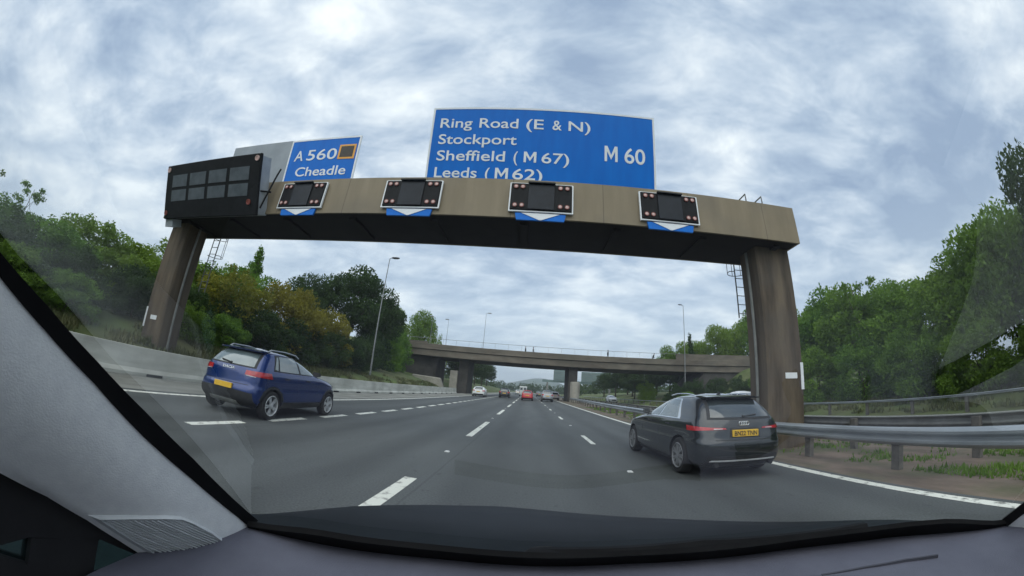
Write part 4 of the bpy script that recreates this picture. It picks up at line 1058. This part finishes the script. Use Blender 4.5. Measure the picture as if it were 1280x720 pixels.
# right bank
for x, y, w, h in ((34, 3.5, 9.5, 10.2), (34, 11.5, 8.5, 11.2), (35, 17.5, 9.5, 9.3), (36, 24.5, 9.5, 9.6), (36, 32, 9.5, 11), (31, -1, 9, 12)):
    tree('round', 'leaf', x, y, w, h, 'tree of the back row of the right bank, behind the front trees', 'back row of trees on the right bank')
RB = 'big green tree in the wooded right bank beyond the opposite carriageway'
for x, y, w, h in ((26, 4.8, 8.0, 11.2), (26.5, 9.6, 7.2, 11.8), (27.2, 14.0, 7.6, 9.4), (27.5, 18.8, 8.0, 8.8), (28, 23.5, 8.4, 10.2), (28.5, 28.2, 8.4, 11.0), (28.5, 32.5, 8.5, 10.6), (30.5, 36.5, 8.0, 10.2), (27, -1.5, 8.5, 11.5)):
    tree('round', 'leaf', x, y, w, h, RB, 'trees on the right bank', z=ground_z(x, y) - 1.5)
for x, y, w, h in ((23.6, 1.5, 5.5, 4.6), (23.8, 6.5, 5.5, 4.4), (23.6, 11, 5.5, 4.4), (24, 15.5, 5.5, 4.6), (24.2, 20, 5.6, 4.6), (24.4, 25, 6, 4.8), (25, 30.5, 6, 5), (26.5, 35, 5, 3.6)):
    tree('bush', 'leaf', x, y, w, h, 'green shrub at the front edge of the right bank below the trees', 'shrubs along the front of the right bank')
tree('bush', 'leaf_dark', 21.8, 4.2, 5.0, 5.0, 'very dark bush below the tallest tree at the right edge', z=.2)
tree('round', 'leaf_dark', 23.4, 4.7, 5.6, 12.4, 'very dark tree standing tallest at the right edge of the picture', z=.2, v=0)
tree('sparse', 'leaf', 25.0, 11.2, 3.0, 8.2, 'airy twiggy tree top rising over the right bank')
tree('sparse', 'leaf', 26.4, 21.6, 4.2, 9.8, 'wispy pale green tree top over the right bank near the gantry column')
for x, y, w, h in ((25.5, 59, 5, 3.6), (29.5, 59.5, 6, 4.4), (34, 59.5, 6, 4.8), (39, 59.5, 7, 5), (33, 50, 6, 3.6), (36.5, 53, 6.5, 4), (40, 55.5, 7, 4)):
    tree('bush', 'leaf_dark', x, y, w, h, 'dark shrub on the grassy slope by the right abutment of the bridge', 'dark shrubs at the right bridge abutment', z=.4)
tree('bush', 'leaf_bright', 22.8, 67, 5.0, 4.6, 'bright green bush beside the opposite carriageway right of the central pier', z=0)
tree('bush', 'leaf_bright', 24.5, 52, 3.6, 2.2, 'low yellow green bush past the roof of the dark hatchback', z=.3)
tree('conifer', 'leaf_dark', 36.5, 76, 4.0, 15.0, 'narrow dark conifer behind the right end of the bridge', z=2)
for x, y, w, h in ((34, 82, 9, 11), (40, 80, 10, 14), (47, 78, 11, 18), (54, 78, 12, 20), (62, 80, 12, 22)):
    tree('round', 'leaf', x, y, w, h, 'tree rising behind the right end of the bridge', 'trees behind the right end of the bridge', z=2.5)
for x, y, w, h in ((24.5, 80, 7, 5.5), (29, 78, 8, 6.5), (34, 76, 8, 7), (27, 90, 9, 8), (26, 104, 9, 8), (33, 95, 10, 9), (25.5, 118, 9, 8), (32, 112, 10, 9)):
    tree('round', 'leaf_far', x, y, w, h, 'tree seen under the bridge along the opposite carriageway', 'trees right of the opposite carriageway beyond the bridge')

# distant woodland that reads as one mass, and the hills
g = random.Random(5); L = []
for i in range(260):
    side = g.choice((-1, 1)); y = g.uniform(150, 470); x = side * g.uniform(22 if side < 0 else 27, 120) * (1 + (y - 150) / 500)
    if y > 380: x = g.uniform(-140, 160)
    r = g.uniform(3.5, 6); L.append((x, y, g.uniform(2, 6.5), r, r, r * .9))
for i in range(60): r = g.uniform(3, 5); L.append((g.uniform(-40, 60), g.uniform(425, 445), g.uniform(1, 7.5), r, r, r))
me = leaf_cloud(L, 26000, .95, 3, .6); me.materials.append(M['leaf_far'])
o = bpy.data.objects.new('woodland', me); COL.objects.link(o); struct(o, 'stuff')
tag(o, 'distant belt of trees along the motorway beyond the bridge', 'woodland')

# grass tufts on the verges
def tufts(boxes, n, seed, hh):
    g = np.random.default_rng(seed); V = []; F = []
    P = []
    tot = sum(q[4] for q in boxes)
    for x0, x1, y0, y1, w in boxes:
        k = int(n * w / tot * 2.2); y_ = y0 + (y1 - y0) * g.random(k) ** 1.7; P += list(zip((x0 + (x1 - x0) * g.random(k)).tolist(), y_.tolist()))
    P = [(x, y) for x, y in P if mnoise.noise(Vector((x * 1.1, y * .8, 3.3))) + .12 * g.normal() > .06]
    for i, (x, y) in enumerate(P):
        z = ground_z(x, y); 
        for q in range(3):
            a = g.random() * 6.28; h = hh * (.4 + g.random()); w = .02 + .02 * g.random(); lx, ly = math.cos(a), math.sin(a); ox, oy = g.normal() * .06, g.normal() * .06
            j = len(V); V += [(x + ox - ly * w, y + oy + lx * w, z - .02), (x + ox + ly * w, y + oy - lx * w, z - .02), (x + ox + lx * h * .5, y + oy + ly * h * .5, z + h)]; F.append((j, j + 1, j + 2))
    me = bpy.data.meshes.new('grass'); me.from_pydata(V, [], F); return me
gm = noisy('grass_blade', (.06, .085, .022), (.15, .15, .06), .8, .8)
o = put('grass', tufts([(-14.9, -12.1, -2, 60, 5), (20.6, 24, -2, 60, 4)], 15000, 4, .24), gm); struct(o, 'stuff'); tag(o, 'rough grass on the banks behind the barriers', 'grass')
o = put('weeds', tufts([(6.5, 9.2, -1, 40, 5)], 4200, 6, .10), M['leaf']); struct(o, 'stuff'); tag(o, 'low weeds growing under the crash barriers of the central reserve', 'weeds')

bm = bmesh.new(); rows = []
for j in range(7):
    y = 2300 + j * 160; row = []
    for i in range(61):
        x = -2600 + i * 88
        h = 62 * math.exp(-((x - 90) / 200) ** 2) + 40 + 22 * mnoise.noise(Vector((x / 420, 1.3, 0)))
        row.append(bm.verts.new((x, y, -3 + max(0, h) * math.sin(PI * j / 6) ** .8)))
    rows.append(row)
for a, c in zip(rows, rows[1:]):
    for i in range(60): bm.faces.new((a[i], a[i + 1], c[i + 1], c[i]))
me = bpy.data.meshes.new('hills'); bm.to_mesh(me); bm.free(); struct(put('hills', me, M['hill'], smooth=60))

# ------------------------------------------------------------------ the car the view is taken from
T = thing('car_interior', 'car interior around the view with pale pillar trim and dark grey dashboard', 'car', (0, 0, 0))
arc = [(-.44, .510), (-.428, .514), (-.267, .552), (-.111, .587), (.049, .602), (.219, .618), (.476, .609), (.72, .552), (.955, .405), (.965, .40)]
ax_, ay_ = zip(*arc); base_y = pchip(ax_, ay_)
prof = [(0, 0), (-.055, .054), (-.14, .129), (-.225, .194), (-.297, .244), (-.362, .285), (-.421, .316), (-.60, .40), (-.90, .52), (-1.05, .575)]
pv, pyv, pzv = range(len(prof)), [p[0] for p in prof], [p[1] for p in prof]
fy, fz = pchip(pv, pyv), pchip(pv, pzv)
def glass_pt(x, v, inn=0.0):
    y = base_y(min(max(x, -.44), .965)) + fy(v); z = 1.080 + fz(v)
    return Vector((x, y - inn * .6, z - inn))
b = MB(); NX, NV = 40, 36
V = [[b.bm.verts.new(glass_pt(lerp(-.44, .965, i / NX), lerp(-.15, 9, j / NV))) for i in range(NX + 1)] for j in range(NV + 1)]
for j in range(NV):
    for i in range(NX): b.bm.faces.new((V[j][i], V[j][i + 1], V[j + 1][i + 1], V[j + 1][i]))
ws = b.build('windscreen', M['glass'], T, 80)

# black frit along the foot of the glass and rubber seals up both pillars
b = MB(); rings = []
for i in range(41):
    x = lerp(-.438, .96, i / 40); e = sm(.0, .5, min(x + .44, .96 - x) / .3)
    w = lerp(.20, .62, e)
    rings.append([glass_pt(x, -.12, .004), glass_pt(x, w, .004), glass_pt(x, w, .012), glass_pt(x, -.12, .014)])
b.loft(rings); b.build('windscreen_band', M['seal'], T, 40)
outer = [(.09, 1.397), (.149, 1.366), (.214, 1.325), (.286, 1.275), (.371, 1.21), (.457, 1.135), (.520, 1.081)]
inner = [(.097, 1.378), (.156, 1.342), (.219, 1.300), (.291, 1.243), (.374, 1.18), (.478, 1.095), (.512, 1.064)]
lower = [(.144, 1.187), (.200, 1.157), (.252, 1.121), (.30, 1.082), (.351, 1.038), (.379, 1.009), (.42, .985)]
ext = lambda L, d: [(L[0][0] + d[0] * k, L[0][1] + d[1] * k) for k in (3, 1.2, .5)] + L
outer = ext(outer, (-.20, .10)); inner = ext(inner, (-.20, .10)); lower = ext(lower, (-.2, .055))
b = MB(); b.loft([[(-.436, a[0], a[1]), (-.440, c[0], c[1]), (-.462, c[0], c[1]), (-.462, a[0], a[1] + .004)] for a, c in zip(outer, inner)]); b.build('windscreen_seal', M['seal'], T, 40)
def pil(i, f):         # point on the trim of the left pillar; f 0 at the seal, 1 at the lower edge
    a, c = inner[i], lower[i]; bow = .020 * math.sin(PI * f)
    return Vector((lerp(-.442, -.50, f) + bow, lerp(a[0], c[0], f), lerp(a[1], c[1], f)))
b = MB(); nf = 10
rings = []
for i in range(len(inner)):
    fr = [pil(i, k / nf) for k in range(nf + 1)]; rings.append(fr + [p + Vector((-.035, 0, 0)) for p in fr[::-1]])
b.loft(rings); trim = b.build('pillar_trim', M['pillar'], T, 50)
# tweeter grille near its foot
def patch_pt(y, z, off):
    best = None
    for i in range(len(inner) - 1):
        for s in np.linspace(0, 1, 9):
            for f in np.linspace(0, 1, 21):
                p = pil(i, f).lerp(pil(i + 1, f), s); d = (p.y - y) ** 2 + (p.z - z) ** 2
                if best is None or d < best[0]: best = (d, p.x)
    return Vector((best[1] + off, y, z))
gr = [(.250, 1.131), (.29, 1.134), (.335, 1.131), (.361, 1.126), (.383, 1.114), (.423, 1.086), (.452, 1.060), (.40, 1.050), (.354, 1.046), (.30, 1.090)]
cy = sum(p[0] for p in gr) / len(gr); cz = sum(p[1] for p in gr) / len(gr)
b = MB()
o_ = [patch_pt(y, z, .002) for y, z in gr]; i_ = [patch_pt(lerp(y, cy, .10), lerp(z, cz, .10), .0065) for y, z in gr]; u_ = [patch_pt(lerp(y, cy, .16), lerp(z, cz, .16), .003) for y, z in gr]
k_ = [p + Vector((-.02, 0, 0)) for p in o_]
b.loft([k_, o_, i_, u_], cap=True); gro = b.build('speaker_grille', M['grille'], trim, 30)
b = MB()
def inside(y, z):
    c = False; n = len(gr); P2 = [(lerp(a, cy, .17), lerp(q, cz, .17)) for a, q in gr]
    for i in range(n):
        (y0, z0), (y1, z1) = P2[i], P2[i - 1]
        if (z0 > z) != (z1 > z) and y < (y1 - y0) * (z - z0) / (z1 - z0) + y0: c = not c
    return c
for k in range(72):
    c0 = -.12 + .0034 * k; run = []
    for m_ in range(120):
        q = -.18 + m_ * .003; y, z = cy + q * .85 + c0 * .53, cz - q * .53 + c0 * .85
        if inside(y, z): run.append((y, z))
    if len(run) > 2:
        P_ = [patch_pt(*run[j], .0048) for j in (0, len(run) // 2, len(run) - 1)]
        b.tube(P_, .0010, 4)
if len(b.bm.verts): b.build('grille_slat', M['grille'], gro, 60)
else: b.bm.free()
# right pillar
b = MB(); o2 = [(y - .115, z) for y, z in inner]; l2 = [(y - .115, z) for y, z in lower]
b.loft([[(.958, a[0], a[1]), (.985, (a[0] + c[0]) / 2, (a[1] + c[1]) / 2 + .02), (1.02, c[0], c[1]), (1.03, c[0] - .03, c[1] - .22), (1.06, c[0] - .03, c[1] - .22), (1.0, a[0], a[1])] for a, c in zip(o2, l2)]); b.build('pillar_trim', M['pillar'], T, 50)
b = MB(); u2 = [(y - .115, z) for y, z in outer]
b.loft([[(.951, a[0], a[1]), (.955, c[0], c[1]), (.98, c[0], c[1]), (.98, a[0], a[1] + .004)] for a, c in zip(u2, o2)]); b.build('windscreen_seal', M['seal'], T, 40)

# dashboard top: from the glass foot back towards the cabin, falling away at its rear edge
b = MB(); rings = []
for i in range(49):
    x = lerp(-.50, 1.02, i / 48); y0 = base_y(min(max(x, -.44), .965)) - .004
    hump = .012 * math.exp(-((x - .75) / .22) ** 2)
    row = []
    for d, z in ((.05, 1.05), (.0, 1.074), (-.06, 1.070), (-.14, 1.066), (-.24, 1.058), (-.33, 1.040), (-.38, 1.0), (-.40, .93), (-.40, .60)):
        k = sm(-.05, -.25, d)
        row.append((x, y0 + d, z + hump * k - .010 * abs(x - .26) * k))
    row += [(x, y0 + .05, .60)]
    rings.append(row)
b.loft(rings); dash = b.build('dashboard', M['dash'], T, 40)
for x0, x1, ya, yb_ in ((-.10, .33, .478, .512), (.40, .54, .485, .428)):       # demister vents
    vy = lambda x: lerp(ya, yb_, (x - x0) / (x1 - x0)) + .012 * math.sin(PI * (x - x0) / (x1 - x0)) + .008
    b = MB()
    for k in range(2):
        b.loft([[(x, vy(x) - .009 * k - .0026, 1.0735), (x, vy(x) - .009 * k + .0026, 1.0740), (x, vy(x) - .009 * k + .0026, 1.064), (x, vy(x) - .009 * k - .0026, 1.064)] for x in np.linspace(x0, x1, 12)])
    b.build('demister_vent', M['seal'], dash)
b = MB()
b.loft([[(x, y, 1.0735 - .010 * abs(x - .26) + .012 * math.exp(-((x - .75) / .22) ** 2) - .006 + e) for y, e in ((yy_ - .0012, .0), (yy_ + .0012, .001), (yy_ + .0012, -.006), (yy_ - .0012, -.006))] for x, yy_ in ((.50, .484), (.58, .466), (.66, .440), (.72, .412))])
b.build('dash_seam', M['dash_groove'], dash)
# left door with its small quarter window
b = MB(); X0, X1 = -.545, -.520
def plate(poly):
    b.loft([[(X0, y, z) for y, z in poly], [(X1, y, z) for y, z in poly]])
QW = [(.279, 1.078), (.369, 1.020), (.266, 1.025)]
plate([(.187, 1.10), (.279, 1.082), (.266, 1.027), (.262, .6), (.16, .6), (.18, 1.068)])
plate([(-1.2, 1.085), (.150, 1.083), (.180, 1.068), (.16, .6), (-1.2, .6)])
plate([(.262, 1.024), (.372, 1.017), (.40, 1.011), (.402, 1.004), (.262, 1.012)])
plate([(.262, .955), (.46, .955), (.46, .6), (.262, .6)])
plate([(-1.2, 1.33), (.06, 1.25), (.10, 1.25), (.187, 1.20), (.187, 1.102), (.150, 1.097), (.02, 1.14), (-1.2, 1.14)])
plate([(.187, 1.20), (.30, 1.12), (.40, 1.04), (.46, .99), (.46, .96), (.405, 1.006), (.372, 1.0205), (.282, 1.080), (.187, 1.101)])
b.build('door_trim', M['door_trim'], T)
b = MB(); b.box(-.536, -.530, .262, .40, .95, 1.085); b.build('quarter_window', M['tinted_glass'], T)
b = MB(); b.box(-.536, -.530, -1.2, .187, 1.06, 1.145); b.build('door_window', M['tinted_glass'], T)
# headlining and rear of the cabin
b = MB()
b.loft([[(-.50, y, z), (.26, y, z + .05), (1.02, y, z), (1.02, y, z + .03), (.26, y, z + .08), (-.50, y, z + .03)] for y, z in ((-.42, 1.60), (-.8, 1.66), (-1.6, 1.68), (-2.4, 1.62))]); b.build('headlining', M['roof'], T, 40)
b = MB(); b.box(1.03, 1.06, -2.4, .30, .5, 1.04); b.box(-.50, 1.03, -2.42, -2.40, .4, 1.1); b.build('cabin_panel', M['door_trim'], T)
b = MB(); b.box(-.50, 1.02, -2.4, .2, .36, .40); b.build('cabin_floor', M['door_trim'], T)
# bonnet seen through the glass, wiper and scuttle
crest = pchip((-.74, -.66, -.57, -.49, -.24, -.02, .42, .94, 1.22, 1.30), (.72, .81, .96, 1.06, 1.22, 1.28, 1.22, 1.03, .86, .74))
b = MB(); rings = []
for i in range(45):
    x = lerp(-.74, 1.30, i / 44); y0 = base_y(min(max(x, -.44), .965)) + .09 - .30 * max(0, -.44 - x) - .4 * max(0, x - .965); yc = max(crest(x), y0 + .08)
    rings.append([(x, y0, .975), (x, lerp(y0, yc, .2), .978), (x, lerp(y0, yc, .5), .972), (x, lerp(y0, yc, .8), .960), (x, yc, .945), (x, yc + .06, .90), (x, yc + .09, .6), (x, y0, .6)])
b.loft(rings); b.build('bonnet', M['bonnet'], T, 50)
b = MB(); b.loft([[(x, base_y(min(max(x, -.44), .965)) + d, z) for d, z in ((.012, 1.050), (.10, 1.0), (.12, .93), (.0, .93))] for x in np.linspace(-.46, .98, 30)]); b.build('scuttle_panel', M['seal'], T, 40)
b = MB(); b.loft([[(.06 + .05 * math.cos(a) * s, base_y(.06) + .045 + .03 * math.sin(a) * s, z) for a in np.linspace(0, 2 * PI, 12, endpoint=False)] for s, z in ((1.5, 1.0), (1.2, 1.055), (.7, 1.075), (.2, 1.08))])
b.tube([(.06, base_y(.06) + .045, 1.072), (.35, base_y(.35) + .03, 1.085), (.72, base_y(.72) + .035, 1.085)], .010, 6)
b.build('wiper', M['seal'], T, 50)

m, nt, b = new_mat('haze_air'); nt.nodes.remove(b)
pv_ = nt.nodes.new('ShaderNodeVolumePrincipled'); pv_.inputs['Color'].default_value = (.80, .88, .96, 1); pv_.inputs['Density'].default_value = HAZE; pv_.inputs['Anisotropy'].default_value = .2
link(nt, pv_.outputs[0], nt.nodes['Material Output'].inputs['Volume']); M['haze'] = m
if HAZE:
    b = MB(); b.box(-3100, 3100, -1600, 3400, -5, 160); o = b.build('haze', m); struct(o, 'stuff')

# ------------------------------------------------------------------ sky, sun, camera
SUN_EL, SUN_AZ = math.radians(52), math.radians(200)      # azimuth clockwise from +y: behind the viewer
w = bpy.data.worlds.new('World'); SC.world = w; w.use_nodes = True
nt = w.node_tree; nt.nodes.clear()
out = nt.nodes.new('ShaderNodeOutputWorld'); bg = nt.nodes.new('ShaderNodeBackground'); bg.inputs['Strength'].default_value = 0.1
sky = nt.nodes.new('ShaderNodeTexSky'); sky.sky_type = 'NISHITA'; sky.sun_disc = False; sky.sun_elevation = SUN_EL; sky.sun_rotation = SUN_AZ
tc = nt.nodes.new('ShaderNodeTexCoord'); sep = nt.nodes.new('ShaderNodeSeparateXYZ'); link(nt, tc.outputs['Generated'], sep.inputs[0])
def math_n(op, a, b_=None, c=None):
    n = nt.nodes.new('ShaderNodeMath'); n.operation = op
    for i, v in enumerate((a, b_, c)):
        if v is None: continue
        if isinstance(v, (int, float)): n.inputs[i].default_value = v
        else: link(nt, v, n.inputs[i])
    return n.outputs[0]
zc = math_n('MAXIMUM', sep.outputs['Z'], 0.0); zc = math_n('ADD', zc, .26)
cx = math_n('DIVIDE', sep.outputs['X'], zc); cyy = math_n('DIVIDE', sep.outputs['Y'], zc)
cmb = nt.nodes.new('ShaderNodeCombineXYZ'); link(nt, cx, cmb.inputs[0]); link(nt, cyy, cmb.inputs[1])
def cloud_noise(scale, detail, rough, dist, rot, sc):
    mp = nt.nodes.new('ShaderNodeMapping'); mp.inputs['Rotation'].default_value = (0, 0, math.radians(rot)); mp.inputs['Scale'].default_value = sc
    link(nt, cmb.outputs[0], mp.inputs['Vector'])
    n = nt.nodes.new('ShaderNodeTexNoise'); n.inputs['Scale'].default_value = scale; n.inputs['Detail'].default_value = detail
    n.inputs['Roughness'].default_value = rough; n.inputs['Distortion'].default_value = dist
    link(nt, mp.outputs[0], n.inputs['Vector']); return n.outputs['Fac']
n1 = cloud_noise(1.3, 4, .5, .2, 30, (1, 1, 1)); n2 = cloud_noise(3.3, 10, .60, .25, 48, (.9, 1.5, 1)); n3 = cloud_noise(.45, 2, .5, 0, 0, (1, 1, 1))
f = math_n('MULTIPLY_ADD', n2, .55, math_n('MULTIPLY', n1, .45)); f = math_n('MULTIPLY_ADD', n3, .32, math_n('SUBTRACT', f, .16))
ramp = nt.nodes.new('ShaderNodeValToRGB'); cr = ramp.color_ramp
cols = [(.38, (.27, .34, .47)), (.445, (.37, .44, .56)), (.50, (.50, .56, .66)), (.55, (.64, .68, .75)), (.62, (.87, .88, .90))]
cr.elements[0].position, cr.elements[0].color = cols[0][0], (*cols[0][1], 1); cr.elements[1].position, cr.elements[1].color = cols[-1][0], (*cols[-1][1], 1)
for p, c in cols[1:-1]: e = cr.elements.new(p); e.color = (*c, 1)
link(nt, f, ramp.inputs['Fac'])
mul = nt.nodes.new('ShaderNodeMix'); mul.data_type = 'RGBA'; mul.blend_type = 'MULTIPLY'; mul.inputs['Factor'].default_value = 1
link(nt, ramp.outputs['Color'], mul.inputs[6]); mul.inputs[7].default_value = (10, 10, 10, 1)
mix = nt.nodes.new('ShaderNodeMix'); mix.data_type = 'RGBA'; mix.inputs['Factor'].default_value = .9
lowz = nt.nodes.new('ShaderNodeMapRange'); lowz.inputs['From Min'].default_value = .02; lowz.inputs['From Max'].default_value = .42; lowz.inputs['To Min'].default_value = .72; lowz.inputs['To Max'].default_value = 0
link(nt, sep.outputs['Z'], lowz.inputs['Value'])
band = nt.nodes.new('ShaderNodeMix'); band.data_type = 'RGBA'; link(nt, lowz.outputs['Result'], band.inputs['Factor']); link(nt, mul.outputs[2], band.inputs[6]); band.inputs[7].default_value = (5.4, 6.2, 7.2, 1)   # far cloud seen through thick air
link(nt, sky.outputs['Color'], mix.inputs[6]); link(nt, band.outputs[2], mix.inputs[7])
link(nt, mix.outputs[2], bg.inputs['Color']); link(nt, bg.outputs[0], out.inputs['Surface'])

sl = bpy.data.lights.new('sun', 'SUN'); sl.energy = 1.3; sl.angle = math.radians(85); sl.color = (1, .96, .90)
so = bpy.data.objects.new('sun', sl); COL.objects.link(so)
sd = Vector((math.sin(SUN_AZ) * math.cos(SUN_EL), math.cos(SUN_AZ) * math.cos(SUN_EL), math.sin(SUN_EL)))
so.rotation_euler = sd.to_track_quat('Z', 'Y').to_euler()

cd = bpy.data.cameras.new('camera'); cam = bpy.data.objects.new('camera', cd); COL.objects.link(cam); SC.camera = cam
cd.type = 'PANO'; cd.panorama_type = 'FISHEYE_LENS_POLYNOMIAL'; cd.sensor_width = 36; cd.sensor_fit = 'HORIZONTAL'
cd.fisheye_fov = math.radians(200)
cd.fisheye_polynomial_k0 = 0; cd.fisheye_polynomial_k1 = -0.08247054936; cd.fisheye_polynomial_k2 = 7.873357910e-05; cd.fisheye_polynomial_k3 = 4.658866690e-05; cd.fisheye_polynomial_k4 = -9.63230335e-07
cd.clip_start = .01; cd.clip_end = 8000
R_ = Vector((.99571893, .04516464, .0806472)); U_ = Vector((-.0640375, -.29209465, .95424311)); F_ = Vector((-.06773203, .95560666, .28675475))
B_ = R_.cross(U_).normalized(); U_ = B_.cross(R_)
cam.matrix_world = Matrix(((R_.x, U_.x, B_.x, 0), (R_.y, U_.y, B_.y, 0), (R_.z, U_.z, B_.z, CAM_H), (0, 0, 0, 1)))

SC.view_settings.view_transform = 'Standard'; SC.view_settings.look = 'None'; SC.view_settings.exposure = 0.6; SC.view_settings.gamma = 1
SC.render.engine = 'CYCLES'; cy_ = SC.cycles
cy_.max_bounces = 8; cy_.diffuse_bounces = 3; cy_.glossy_bounces = 3; cy_.transmission_bounces = 4; cy_.transparent_max_bounces = 12
cy_.use_denoising = True; cy_.sample_clamp_indirect = 6
try: cy_.denoiser = 'OPENIMAGEDENOISE'
except Exception: pass
